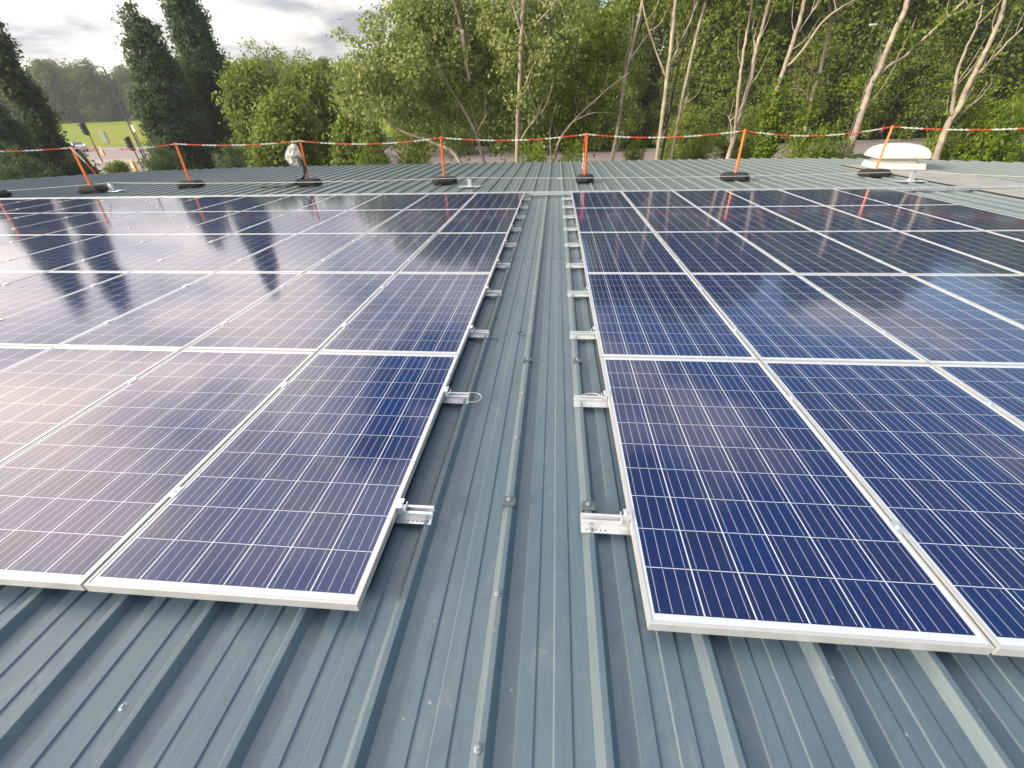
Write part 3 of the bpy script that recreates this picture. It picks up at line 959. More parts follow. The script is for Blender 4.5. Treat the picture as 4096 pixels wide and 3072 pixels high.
def clumps(blobs, per_m3, clump_r, leaves_per, seed, up=.35, shell=.55):
    """blobs: (x, y, z, rx, ry, rz). Leaf clumps spread through each blob, denser near its surface"""
    rg = np.random.default_rng(seed)
    Ps, Ns = [], []
    for (x, y, z, rx, ry, rz) in blobs:
        k = max(3, int(per_m3 * 4.19 * rx * ry * rz))
        d = rg.normal(0, 1, (k, 3)); d /= np.linalg.norm(d, axis=1, keepdims=True)
        rad = shell + (1 - shell) * rg.uniform(0, 1, k) ** .6
        rad *= rg.uniform(.82, 1.12, k)
        c = np.array([x, y, z]) + d * rad[:, None] * np.array([rx, ry, rz])
        cr = clump_r * rg.uniform(.55, 1.4, k)
        m = np.maximum(3, (leaves_per * rg.uniform(.6, 1.4, k)).astype(int))
        idx = np.repeat(np.arange(k), m)
        off = np.clip(rg.normal(0, 1, (len(idx), 3)), -1.7, 1.7) * np.array([.55, .55, .40]) * cr[idx][:, None]
        Ps.append(c[idx] + off)
        nn = d[idx] * .6 + off / (cr[idx][:, None] + 1e-6) * .5 + np.array([0, 0, up])
        Ns.append(nn)
    return np.concatenate(Ps), np.concatenate(Ns)


def limb(mb, pts, r0, r1, seed=0, n=8, wob=.03):
    rr = random.Random(seed); P = smooth_path(pts, 5); k = len(P)
    P = [p + Vector((rr.uniform(-wob, wob), rr.uniform(-wob, wob), 0)) * (1 if 0 < i < k - 1 else 0) for i, p in enumerate(P)]
    mb.tube(P, [r0 + (r1 - r0) * (i / (k - 1)) ** .8 for i in range(k)], n)


def to_ground(p0, p1):
    """carry a trunk that starts behind the eave down to the ground"""
    d = (p0 - p1); d = d / max(1e-6, -d.z) if d.z < 0 else Vector((0, 0, -1))
    d.x = max(-.35, min(.35, d.x)); d.y = 0
    h = p0.z - (GZ - .1)
    return p0 + Vector((d.x * h, 0, -h))


ZONES = [(747, 'left of the second orange post'), (1000, 'just right of the second orange post'), (1209, 'just left of the plastic bag'),
         (1775, 'left of the middle roof anchor'), (2333, 'left of the hanging chain'), (2973, 'right of the hanging chain'),
         (3561, 'left of the white ventilator'), (99999, 'right of the white ventilator')]


def proj_u(p):
    q = CAM.inverted() @ Vector(p)
    return 2048 + 1743.2 * q.x / -q.z


def zone(p):
    u = proj_u(p)
    for lim, s in ZONES:
        if u < lim: return s


def proto_tree(name, seed, h, w, kind, leafm, barkm, nblob, per, cr, lp, leaf, shape='round', low=.25):
    """a free standing tree at the origin: tapered trunk with limbs, crown of leaf clumps"""
    rr = random.Random(seed)
    blobs = []
    for i in range(nblob):
        t = (i + .5) / nblob
        z = h * (low + (1 - low) * t * .93)
        if shape == 'round': rad = w * (.30 + .70 * math.sin(math.pi * min(1, .18 + t * .80)))
        elif shape == 'cone': rad = w * (1.0 - .80 * t) * (0.75 + .25 * math.sin(9 * t))
        else: rad = w * (.55 + .45 * math.sin(math.pi * min(1, .1 + .9 * t)))
        a = i * 2.4 + rr.uniform(-.5, .5)
        off = rad * rr.uniform(.25, .62)
        br = rad * rr.uniform(.38, .62) + w * .10
        blobs.append((math.cos(a) * off, math.sin(a) * off, z, br, br, br * rr.uniform(.7, 1.0)))
    P, N = clumps(blobs, per, cr, lp, seed)
    P[:, 2] = np.maximum(P[:, 2], .1)
    crown = leaves_mesh('crown', P, N, leaf, leafm, seed)
    mb = MB(); r0 = .018 * h + .06
    limb(mb, [Vector((0, 0, -.2)), Vector((.1, 0, h * .3)), Vector((-.1, .1, h * .6)), Vector((0, 0, h * .88))], r0, .03, seed)
    for bl in blobs[::2]:
        z0 = max(h * .12, bl[2] - bl[5] - h * .08)
        limb(mb, [Vector((0, 0, z0)), Vector((bl[0] * .5, bl[1] * .5, (z0 + bl[2]) / 2)), Vector(bl[:3])], r0 * .35, .02, seed + 1, 6)
    trunk = mb.mesh('trunk', barkm)
    return dict(name=name, crown=crown, trunk=trunk, h=h, w=w)


def place_tree(pr, x, y, s, rz, label, cat, group, sz=1.0, name=None):
    t = empty(name or pr['name'], Matrix.Translation((x, y, GZ)) @ Matrix.Rotation(rz, 4, 'Z') @ Matrix.Diagonal((s, s, s * sz, 1)), label, cat, group)
    link_mesh('trunk', pr['trunk'], t); link_mesh('crown', pr['crown'], t)
    return t


PR_A = proto_tree('woodland_tree', 1, 15, 4.6, '', M['lf_wood'], M['bark_dark'], 15, .62, 1.10, 62, .145, low=.10)
PR_B = proto_tree('woodland_tree', 2, 17, 4.0, '', M['lf_wood'], M['bark_dark'], 16, .62, 1.0, 62, .14, 'oval', .08)
PR_H1 = proto_tree('woodland_tree', 12, 29, 6.2, '', M['lf_wood'], M['bark_dark'], 30, .50, 1.25, 60, .19, 'oval', .05)
PR_H2 = proto_tree('woodland_tree', 13, 26, 6.6, '', M['lf_wood'], M['bark_dark'], 28, .50, 1.25, 60, .19, 'round', .05)
PR_C = proto_tree('broadleaf_tree', 3, 13, 4.3, '', M['lf_mid'], M['bark_dark'], 14, .70, .95, 60, .135, low=.07)
PR_D = proto_tree('broadleaf_tree', 4, 15, 4.4, '', M['lf_light'], M['bark'], 15, .60, 1.0, 30, .19, 'oval', .1)
PR_F = proto_tree('distant_tree', 5, 17, 6.0, '', M['lf_far'], M['bark_dark'], 14, .22, 1.6, 60, .30, low=.03)
PR_S = proto_tree('shrub', 6, 3.0, 1.9, '', M['lf_mid'], M['bark_dark'], 8, 3.2, .45, 26, .10, low=.05)
PR_SB = proto_tree('shrub', 7, 3.0, 1.9, '', M['lf_bright'], M['bark_dark'], 8, 3.0, .45, 24, .11, low=.05)

PR_M = proto_tree('bush', 8, 6.5, 2.7, '', M['lf_mid'], M['bark_dark'], 12, 2.6, .55, 30, .095, 'oval', .05)
PR_MD = proto_tree('bush', 10, 6.5, 2.7, '', M['lf_dark'], M['bark_dark'], 12, 2.6, .55, 30, .095, 'oval', .05)
PR_MB = proto_tree('bush', 9, 6.5, 2.7, '', M['lf_bright'], M['bark_dark'], 12, 2.4, .55, 30, .10, 'oval', .05)

rw = random.Random(42)


def backdrop():
    # woodland wall beyond the road, two staggered rows
    for row, (dy, n, pr) in enumerate(((0, 23, (PR_A, PR_B, PR_A, PR_C)), (8.5, 20, (PR_B, PR_A)))):
        for i in range(n):
            f = (i + rw.uniform(-.25, .25)) / (n - 1)
            x = -20 + f * 158; y = 68 + dy + rw.uniform(-1.5, 1.5) + max(0, x) * .16 + (4 if x < -5 else 0)
            p = rw.choice(pr)
            s = rw.uniform(1.15, 1.4) * (1.0 + .10 * row)
            if x > 20: p = rw.choice((PR_H1, PR_H2)); s = rw.uniform(.92, 1.12)
            if x < 8: s *= .80
            place_tree(p, x, y, s, rw.uniform(0, 6.28), 'dense dark green woodland tree beyond the road, %s' % zone((x, y, 3)), 'tree', 'woodland trees beyond the road', 1.0 if x > 20 else (1.2 if x > 2 else 1.0))
    # a nearer, lower edge row of the same wood
    for i in range(18):
        f = (i + rw.uniform(-.3, .3)) / 17
        x = -10 + f * 100; y = 63 + max(0, x) * .16 + rw.uniform(-1, 1)
        place_tree(rw.choice((PR_C, PR_A)), x, y, rw.uniform(.62, .85), rw.uniform(0, 6.28), 'lower leafy tree at the woodland edge, %s' % zone((x, y, 1)), 'tree', 'trees along the woodland edge')
    # undergrowth along the far kerb
    for i in range(30):
        x = -6 + i * 3.0 + rw.uniform(-1, 1); y = 60.5 + max(0, x) * .155 + rw.uniform(-.8, .8) + 5.2
        place_tree(PR_S, x, y, rw.uniform(.8, 1.35), rw.uniform(0, 6.28), 'low green shrub by the far kerb, %s' % zone((x, y, -4)), 'shrub', 'shrubs beside the far edge of the road')
    # far treeline over the meadow on the left
    for i in range(46):
        f = (i // 2) / 22
        x = -300 + f * 270 + rw.uniform(-4, 4) + (i % 2) * 6; y = 160 + f * 95 + rw.uniform(-3, 3) + (i % 2) * 14
        place_tree(PR_F, x, y, rw.uniform(1.05, 1.45), rw.uniform(0, 6.28), 'hazy distant tree beyond the meadow, %s' % zone((x, y, 3)), 'tree', 'distant trees beyond the meadow')
    # middle distance trees closing the gap behind the poplars
    for (u, v, Y, pr, s, lab) in [(1000, 215, 78, PR_C, 1.25, 'rounded green tree rising behind the bushy trees left of the middle'), (1130, 150, 88, PR_C, 1.55, 'tallest round topped tree on the skyline left of the middle'),
                                  (1240, 190, 84, PR_C, 1.35, 'broad green tree on the skyline right of the round topped one'), (1330, 205, 70, PR_A, 1.0, 'dark green tree behind the pale poplar crown on the left'),
                                  (1420, 215, 74, PR_A, 1.05, 'dark woodland tree hidden half behind the pale poplar crown')]:
        p = at(u, v + 330, Y); top = at(u, v, Y)
        h = top.z - GZ
        place_tree(pr, p.x, Y, h / pr['h'], rw.uniform(0, 6), lab, 'tree', 'trees behind the poplars')


backdrop()


def axis_tree(name, label, axis, prof, Y,  leafm, barkm, per, cr, lp, leaf, seed, cat='tree', flat=.8, group=None, nb=16, upright=False):
    """upright dense tree whose crown follows an axis; axis = photo points at distance Y, prof = half widths in photo px"""
    if upright:                                    # axis = (bearing, elevation) in degrees, Y = distance, prof = half widths in metres
        P = [CW + Vector((math.sin(R(a)) * Y, math.cos(R(a)) * Y, math.tan(R(e)) * Y)) for a, e in axis]
        scale = 1.0
    else:
        P = [at(u, v, Y) for u, v in axis]
        scale = (at(axis[0][0] + 100, axis[0][1], Y) - at(axis[0][0], axis[0][1], Y)).length / 100
    rr = random.Random(seed); blobs = []
    n = len(P)
    for i in range(nb):
        t = i / (nb - 1) * (n - 1); k = min(n - 2, int(t)); f = t - k
        c = P[k].lerp(P[k + 1], f); r_ = (prof[k] + (prof[k + 1] - prof[k]) * f) * scale
        for q in range(2):
            blobs.append((c.x + rr.uniform(-.35, .35) * r_, c.y + rr.uniform(-.35, .35) * r_, c.z + rr.uniform(-.3, .3) * r_, r_ * .72, r_ * flat, r_ * rr.uniform(.7, 1.0)))
    Pt, N = clumps(blobs, per, cr, lp, seed, up=.5)
    Pt[:, 2] = np.maximum(Pt[:, 2], GZ + .1)
    g = Vector((P[-1].x, P[-1].y, GZ))
    t = empty(name, Matrix.Translation(g), label, cat, group)
    me = leaves_mesh('crown', Pt - np.array(g), N, leaf, leafm, seed, .6)
    link_mesh('crown', me, t)
    mb = MB(); path = [p - g for p in P][::-1]; path[0] = Vector((0, 0, -.2))
    limb(mb, path, .28, .04, seed)
    mb.build('trunk', barkm, t)
    return t


D = M['lf_dark']
# dark upright poplars on the left, each leaning in the picture only through the wide lens
POP = dict(upright=True, flat=.8)
axis_tree('poplar_tree', 'tall dark poplar at the left edge, its tip beyond the top left corner', [(-48.3, 11.4), (-48.2, 9), (-48.2, 5), (-48.15, 1), (-48.1, -3), (-47.7, -5.4), (-47.4, -6.5)], [.5, 1.1, 1.25, 1.35, 1.5, 1.95, 1.6], 58, D, M['bark_dark'], 7, .42, 26, .125, 21, nb=30, **POP)
axis_tree('poplar_tree', 'dark poplar low at the left edge, half hidden by the taller one', [(-51.4, 10.5), (-51.3, 7), (-51.3, 3), (-51.1, -1), (-51.0, -4), (-50.9, -6.5)], [.5, 1.2, 1.7, 1.9, 2.0, 1.9], 54, D, M['bark_dark'], 7, .42, 26, .125, 22, nb=28, **POP)
axis_tree('poplar_tree', 'ragged dark poplar with an uneven top, shorter than its right neighbour', [(-38.8, 6.3), (-38.4, 4.2), (-38.5, 2.2), (-38.7, -.5), (-38.8, -2.5), (-39.0, -5.6), (-39.0, -6.5)], [.6, 1.6, 2.1, 2.6, 2.9, 3.1, 2.4], 60, D, M['bark_dark'], 5, .5, 26, .13, 23, nb=20, **POP)
axis_tree('poplar_tree', 'tallest dark poplar, its pointed top cut by the upper picture edge', [(-34.7, 12.4), (-34.7, 10.0), (-34.7, 7), (-34.6, 4), (-34.5, 1), (-34.6, -3), (-34.8, -6)], [.6, 1.2, 1.6, 2.2, 2.8, 2.9, 2.2], 64, D, M['bark_dark'], 5, .5, 26, .13, 24, nb=26, **POP)
C_ = M['lf_mid']
axis_tree('bushy_tree', 'bushy mid green tree right of the tallest poplar', [(1010, 300), (1035, 370), (1060, 460), (1075, 560), (1085, 690)], [50, 100, 125, 120, 90], 40, C_, M['bark_dark'], 3.0, .7, 22, .14, 25)
axis_tree('bushy_tree', 'bushy mid green tree behind the plastic bag', [(1230, 320), (1250, 390), (1260, 480), (1270, 570), (1280, 700)], [50, 100, 120, 115, 90], 42, C_, M['bark_dark'], 3.0, .7, 22, .14, 26)
axis_tree('bushy_tree', 'low bushy green tree between the poplars and the bag post', [(1150, 440), (1150, 520), (1150, 610), (1150, 700)], [70, 110, 125, 100], 33, C_, M['bark_dark'], 4.0, .6, 22, .12, 27)
axis_tree('bushy_tree', 'low bushy tree under the pale poplar branches right of the bag', [(1430, 480), (1430, 560), (1440, 640), (1440, 700)], [60, 100, 110, 80], 31, C_, M['bark_dark'], 4.0, .6, 22, .12, 28)
axis_tree('conifer_shrub', 'small feathery green bush just behind the roof edge near the traffic lights', [(474, 662), (478, 685), (482, 712), (490, 745)], [10, 34, 46, 42], 33, M['lf_bright'], M['bark_dark'], 14, .3, 26, .07, 29, 'shrub')
axis_tree('bushy_tree', 'dark low bush between the left poplars and the roof edge', [(300, 650), (325, 700), (350, 750)], [30, 50, 50], 36, D, M['bark_dark'], 5, .5, 24, .12, 30, 'bush')


def photo_tree(name, label, Y, limbs, crowns, leafm, barkm, seed, per=9., cr=.5, lp=22, leaf=.092, ivy=None, cat='tree', group=None, r_scale=.82):
    """limbs: (list of photo points from base up, r0, r1); crowns: (u, v, radius px, depth offset)"""
    base = to_ground(at(*limbs[0][0][0], Y), at(*limbs[0][0][1], Y))
    g = Vector((base.x, base.y, GZ))
    t = empty(name, Matrix.Translation(g), label, cat, group)
    mb = MB(); rr = random.Random(seed)
    for i, (pp, r0, r1) in enumerate(limbs):
        dz = 0
        P = []
        for j, (u, v) in enumerate(pp):
            P.append(at(u, v, Y + (0 if i == 0 else (rr.uniform(-.5, .5) * min(1, j)))) - g)
        if i == 0 or v_ground(pp[0]): P = [to_ground(P[0] + g, P[1] + g) - g] + P
        limb(mb, P, r0 * r_scale, r1 * r_scale, seed + i, 9, .02)
    # twigs
    for i, (pp, r0, r1) in enumerate(limbs):
        for q in range(3):
            k = rr.randrange(max(1, len(pp) - 1)); f = rr.random()
            a = at(*pp[k], Y).lerp(at(*pp[k + 1], Y), f) - g
            if a.z < 3: continue
            d = Vector((rr.uniform(-1, 1), rr.uniform(-.6, .6), rr.uniform(.5, 1.4)))
            limb(mb, [a, a + d * .5, a + d * .8 + Vector((0, 0, .5))], .028, .008, seed + 50 + q, 5, .01)
    mb.build('trunk', barkm, t)
    if crowns:
        if group: crowns = crowns + [(u + rr.uniform(-60, 90), -120 - 130 * q - rr.uniform(0, 60), rr.uniform(90, 150), rr.uniform(0, 3)) for q in range(3) for u in (limbs[0][0][-1][0],)]
        blobs = []
        for (u, v, rp, dy) in crowns:
            c = at(u, v, Y + dy); s = (at(u + 50, v, Y + dy) - c).length / 50 * rp
            blobs.append((c.x, c.y, c.z, s, min(s, 2.2), s * .8))
        P, N = clumps(blobs, per, cr, lp, seed, shell=.35)
        P[:, 2] = np.maximum(P[:, 2], GZ + .1)
        link_mesh('crown', leaves_mesh('crown', P - np.array(g), N, leaf, leafm, seed), t)
    if ivy:
        blobs = []
        for (u, v, rp) in ivy:
            c = at(u, v, Y); s = (at(u + 50, v, Y) - c).length / 50 * rp
            blobs.append((c.x, c.y, c.z, s, s, s * 1.1))
        P, N = clumps(blobs, 60, .26, 30, seed + 9, shell=.5)
        P[:, 2] = np.maximum(P[:, 2], GZ + .1)
        link_mesh('ivy', leaves_mesh('ivy', P - np.array(g), N, .075, M['lf_bright'], seed + 9), t)
    return t


def v_ground(p):
    return p[1] > 600


LT = M['lf_light']
BK = M['bark']
photo_tree('pale_poplar', 'pale leafy poplar with a long branch slanting to the left behind the middle posts', 25,
           [([(1840, 648), (1740, 575), (1620, 530), (1550, 480), (1500, 410), (1440, 330), (1400, 230)], .14, .03), ([(1560, 490), (1480, 440), (1420, 420)], .05, .015)],
           [(1450, 330, 90, 0), (1540, 300, 95, 1), (1400, 420, 60, 0), (1480, 430, 80, -1), (1600, 410, 90, 1), (1560, 180, 85, 1), (1650, 260, 90, 0), (1490, 110, 60, 1), (1370, 240, 35, 0), (1350, 130, 22, 0), (1700, 500, 70, 1), (1440, 200, 60, 1), (1380, 330, 55, 0)],
           LT, BK, 61)
photo_tree('pale_poplar', 'pale leafy poplar with a curving main trunk just left of centre', 27,
           [([(1935, 650), (1905, 540), (1860, 450), (1800, 350), (1745, 250), (1700, 170)], .15, .05), ([(1905, 540), (1935, 480), (1960, 430)], .05, .02), ([(1860, 205), (1830, 60), (1790, -60)], .13, .07), ([(1880, 330), (1865, 240), (1850, 120)], .09, .12)],
           [(1700, 120, 100, 0), (1800, 100, 100, 1), (1640, 50, 80, 0), (1720, 330, 95, 1), (1800, 420, 90, 1), (1880, 300, 100, 1.5), (1760, 220, 90, 1), (1580, 40, 65, 0), (1900, 130, 90, 1), (1850, -20, 90, 1), (1720, 10, 70, 0), (1960, 420, 80, 1.5), (1820, 560, 70, 1.5), (1660, 420, 80, 2), (1960, 300, 90, 2.5), (1950, 180, 80, 2), (1960, 30, 80, 1), (1700, 560, 70, 2), (1780, 330, 50, -1), (1830, 200, 50, -1)],
           LT, BK, 62)
photo_tree('pale_poplar', 'pale poplar with a straight upright trunk behind the middle of the roof', 26,
           [([(2068, 652), (2070, 500), (2078, 330), (2083, 180), (2092, 40), (2098, -80)], .16, .10), ([(2083, 560), (2140, 470), (2165, 460)], .05, .02), ([(2100, 340), (2150, 230), (2205, 175)], .05, .02), ([(2082, 120), (2060, 50), (2030, -30)], .06, .03), ([(2150, 90), (2230, 0), (2280, -60)], .06, .04)],
           [(2050, 260, 90, 1), (2150, 330, 90, 1), (2000, 120, 90, 1), (2130, 130, 95, 1), (2230, 220, 90, 1.5), (2060, 20, 90, 1), (2200, 30, 90, 1), (2290, 120, 70, 1), (2020, 380, 90, 2), (2120, 470, 85, 2), (2300, 0, 70, 1), (2000, 520, 80, 2), (2180, 220, 60, -1), (2040, 180, 50, -1), (2080, 400, 45, -1), (1970, -20, 80, 1), (2160, 600, 50, 1), (2010, 600, 50, 1)],
           LT, BK, 63)
photo_tree('green_poplar', 'darker green multi stemmed tree behind the post with the hanging chain', 28,
           [([(2215, 640), (2240, 560), (2290, 490), (2360, 420), (2450, 340), (2520, 290)], .13, .03), ([(2205, 640), (2200, 520), (2230, 400)], .10, .04), ([(2290, 490), (2370, 452), (2470, 455)], .04, .015)],
           [(2300, 330, 95, 1), (2230, 430, 90, 1), (2330, 470, 85, 1.5), (2400, 300, 75, 1), (2280, 220, 85, 1.5), (2380, 190, 80, 2), (2260, 560, 70, 1.5), (2150, 560, 70, 1.5), (2380, 90, 80, 2), (2440, 220, 70, 2), (2420, 430, 60, 1), (2350, 560, 55, 2)],
           M['lf_mid'], BK, 64, leaf=.095)
TT = 'bare trunked trees along the right'
photo_tree('slender_tree', 'slender bare trunk right of the hanging chain, forking at its top', 29,
           [([(2447, 641), (2470, 520), (2500, 309), (2530, 193), (2569, 10), (2590, -80)], .15, .08), ([(2515, 250), (2560, 180), (2588, 140)], .07, .03), ([(2500, 310), (2505, 230), (2540, 150)], .06, .03)],
           [(2480, 60, 70, 2), (2560, -30, 80, 1), (2500, 400, 35, 1), (2560, 300, 60, 3)], M['lf_mid'], BK, 65, leaf=.09, group=TT)
photo_tree('slender_tree', 'slender pale trunk with a long thin limb forking up to the left', 27,
           [([(2626, 640), (2648, 480), (2670, 300), (2690, 140), (2702, 10), (2708, -70)], .155, .09), ([(2662, 310), (2620, 190), (2585, 80), (2568, 10)], .07, .03), ([(2672, 300), (2710, 190), (2760, 90), (2790, 0)], .06, .03)],
           [(2620, 60, 60, 3), (2700, -50, 80, 1)], M['lf_mid'], BK, 66, leaf=.09, group=TT)
photo_tree('slender_tree', 'slender pale trunk just right of the forked one, leaning right without branches', 27.5,
           [([(2682, 640), (2705, 520), (2722, 430), (2748, 310), (2785, 150), (2815, 30), (2830, -60)], .14, .08), ([(2722, 435), (2745, 400), (2757, 370)], .04, .015)],
           [(2820, -60, 80, 1)], M['lf_mid'], BK, 67, leaf=.09, group=TT)
photo_tree('slender_tree', 'grey thin trunk standing behind the two pale slender ones', 33,
           [([(2665, 520), (2690, 380), (2720, 240), (2755, 110), (2780, -20)], .13, .07), ([(2715, 250), (2745, 150), (2775, 90)], .06, .03)],
           [(2790, 20, 60, 1)], M['lf_mid'], M['bark_dark'], 68, leaf=.09, group=TT)
photo_tree('slender_tree', 'pale twin stemmed tree behind the post left of the ventilator', 28,
           [([(2911, 636), (2950, 506), (2978, 400), (3004, 313), (3022, 207), (3050, 110), (3075, 10), (3090, -60)], .17, .08), ([(2935, 550), (2950, 420), (2968, 250), (2990, 120), (3008, 0), (3010, -50)], .10, .05), ([(3022, 207), (3012, 130), (3005, 40)], .06, .03), ([(2920, 590), (2925, 510), (2910, 460)], .05, .02)],
           [(3080, -60, 80, 1), (2950, -40, 70, 2)], M['lf_mid'], BK, 69, leaf=.09, group=TT)
photo_tree('ivy_tree', 'pale leaning trunk with bright ivy round its foot', 27,
           [([(3060, 640), (3085, 480), (3104, 369), (3142, 255), (3191, 108), (3216, 10), (3225, -60)], .17, .09), ([(3148, 266), (3200, 215), (3290, 90), (3350, 40), (3420, 0), (3470, -40)], .08, .04), ([(3190, 130), (3240, 60), (3275, 0)], .05, .03)],
           [(3230, -80, 80, 1), (3400, -50, 60, 1)], M['lf_mid'], BK, 70, leaf=.09, ivy=[(3062, 600, 42), (3075, 540, 40), (3080, 480, 38), (3090, 430, 34), (3100, 390, 24), (3110, 350, 20), (3125, 320, 16)], group=TT)
photo_tree('ivy_tree', 'ivy clad tree with a dead forked limb between the two leaning trunks', 31,
           [([(3205, 620), (3225, 500), (3250, 380), (3275, 310), (3300, 200), (3320, 110), (3315, 0)], .17, .08), ([(3262, 318), (3230, 230), (3205, 120)], .05, .03), ([(3235, 395), (3210, 360), (3165, 355)], .04, .02), ([(3320, 110), (3350, 50), (3340, -20)], .06, .03)],
           [(3280, -40, 70, 2)], M['lf_mid'], M['bark'], 71, leaf=.09, ivy=[(3215, 560, 34), (3228, 480, 30), (3240, 420, 26), (3255, 370, 20), (3270, 320, 15)], group=TT)
photo_tree('slender_tree', 'stout pale leaning trunk left of the ventilator with a long limb arching right', 26,
           [([(3400, 590), (3440, 470), (3480, 350), (3520, 270), (3555, 180), (3605, 70), (3640, -20), (3660, -80)], .21, .11), ([(3500, 310), (3560, 260), (3620, 225), (3700, 150), (3765, 95), (3850, 10), (3900, -40)], .10, .05), ([(3440, 440), (3490, 400), (3505, 380)], .05, .02), ([(3735, 125), (3790, 70), (3860, 40), (3930, 10)], .05, .03)],
           [(3660, -90, 80, 1), (3830, 70, 30, 0), (3640, 160, 22, 0), (3440, 300, 30, .5), (3405, 330, 28, .5), (3470, 360, 30, .3), (3450, 420, 24, .3), (3600, 130, 18, 0)], M['lf_bright'], BK, 72, leaf=.085, per=9, group=TT)
photo_tree('slender_tree', 'pale trunk right of the ventilator forking low into two stems', 24,
           [([(3740, 635), (3790, 500), (3835, 430), (3870, 350), (3900, 290), (3950, 190), (3995, 90), (4010, 40), (4030, -40)], .19, .07), ([(3808, 465), (3820, 340), (3850, 230), (3905, 110), (3930, 20)], .10, .03), ([(3905, 300), (3960, 245), (4030, 170), (4090, 110)], .08, .03), ([(3800, 500), (3850, 450), (3870, 400)], .03, .01)],
           [(4040, -60, 60, 1), (3870, 420, 48, 1), (3940, 370, 45, 1), (3900, 480, 50, 1), (3960, 430, 40, 1), (3780, 330, 30, .5), (3810, 420, 26, .5), (3800, 60, 40, 1), (3960, 20, 50, 1)], M['lf_bright'], BK, 73, leaf=.085, per=9, group=TT)

# bushes that rise just behind the roof edge
for i, (u, v, rp, Y, pr, lab) in enumerate([
        (3185, 605, 60, 25, PR_M, 'green bush behind the roof edge under the ivy clad tree'), (3290, 570, 100, 24, PR_MB, 'bright green bush behind the roof edge left of the ventilator'),
        (3355, 590, 50, 25, PR_M, 'green bush at the foot of the stout leaning trunk'), (3760, 560, 80, 25, PR_MB, 'bright green bush right behind the ventilator'),
        (3900, 520, 130, 25, PR_M, 'dense green bush right of the ventilator'), (4030, 500, 150, 24, PR_MB, 'large fresh green bush at the right picture edge'), (4090, 430, 120, 27, PR_M, 'tall dark green bush at the right picture edge'),
        (2130, 610, 60, 24, PR_MB, 'small fresh green bush at the foot of the straight poplar'), (1650, 590, 95, 26, PR_M, 'green bush under the slanting poplar branch'), (1480, 600, 80, 25, PR_M, 'green bush at the roof edge under the pale poplar'),
        (2540, 600, 60, 34, PR_M, 'small bush beside the forked slender trunk'), (2800, 590, 80, 34, PR_M, 'green bush between the pale slender trunks and the twin stemmed tree'), (2290, 610, 60, 27, PR_M, 'dark bush behind the post with the hanging chain'),
        (930, 640, 80, 30, PR_MD, 'green bush at the foot of the tallest poplar'), (650, 650, 90, 31, PR_MD, 'dark bush at the foot of the ragged poplar'), (60, 690, 110, 29, PR_MD, 'dark bush at the foot of the left edge poplar'),
        (2750, 500, 110, 42, PR_C, 'leafy young tree across the near verge behind the slender trunks'), (3000, 510, 110, 42, PR_C, 'leafy young tree behind the twin stemmed tree')]):
    c = at(u, v, Y); s = (at(u + 50, v, Y) - c).length / 50 * rp
    top = c.z + s * .8
    h = max(1.5, top - GZ)
    w = max(s, h * .22)
    t = empty(pr['name'] if pr['name'] == 'bush' else 'young_tree', Matrix.Translation((c.x, Y, GZ)) @ Matrix.Rotation(rw.uniform(0, 6), 4, 'Z') @ Matrix.Diagonal((w / pr['w'], w / pr['w'], h / pr['h'], 1)), lab, 'bush', 'bushes behind the roof edge')
    link_mesh('trunk', pr['trunk'], t); link_mesh('crown', pr['crown'], t)

# ------------------------------------------------------------------ street furniture, car and person
def lamp(u_top, v_top, Y, label, arm=1.2, name='street_lamp', side=-1):
    p = at(u_top, v_top, Y); h = p.z - GZ
    l = empty(name, Matrix.Translation((p.x, Y, GZ)), label, 'street lamp', 'street lamps')
    m = MB(); m.lathe([(.10, -.1), (.10, 1.2), (.065, 1.25), (.045, h)], 10); m.tube([(0, 0, h - .02), (side * arm * .5, 0, h + .10), (side * arm, 0, h + .12)], .03, 8)
    m.build('pole', M['pole'], l)
    m = MB(); m.prism([(-.30, -.12), (.24, -.08), (.30, 0), (.24, .08), (-.30, .12), (-.36, 0)], -.06, .06, m=Matrix.Translation((side * (arm + .25), 0, h + .13)))
    m.build('lamp_head', M['lampwhite'], l, bevel=.03)
    return l


lamp(412, 268, 36, 'tall grey street lamp in front of the distant treeline on the left', 1.3)
lamp(1062, 200, 62, 'street lamp whose dark arm shows above the trees left of the middle', 1.6, side=1)
lamp(3552, 104, 48, 'street lamp with a white head against the dark woodland above the ventilator', .9)


def signal(u, v, Y, h, label, rz, k_=1.0):
    p = at(u, v, Y)
    s = empty('traffic_light', Matrix.Translation((p.x, Y, GZ)) @ Matrix.Rotation(rz, 4, 'Z') @ Matrix.Diagonal((k_, k_, 1, 1)), label, 'traffic light', 'traffic lights at the junction')
    m = MB(); m.lathe([(.055, -.05), (.055, h)], 10); m.build('pole', M['pole'], s)
    m = MB(); m.box(-.20, .20, -.34, -.06, h - 1.15, h + .05); m.build('signal_head', M['black'], s, bevel=.03)
    m = MB(); m.box(-.30, .30, -.06, -.045, h - 1.25, h + .15); m.build('backing_board', M['black'], s)
    for k in range(3):
        z = h - .18 - .36 * k
        m = MB(); m.lathe([(.10, 0), (.10, .02)], 12, m=Matrix.Translation((0, -.34, z)) @ Matrix.Rotation(R(90), 4, 'X')); m.build('signal_lens', M['lens'], s)
        m = MB(); m.tube([(-.13, -.36, z + .02), (-.10, -.50, z + .10), (0, -.52, z + .14), (.10, -.50, z + .10), (.13, -.36, z + .02)], .03, 6); m.build('hood', M['black'], s)
    m = MB(); m.box(-.07, .07, -.16, -.055, 1.0, 1.28); m.build('push_button_box', M['yellow'], s, bevel=.01)


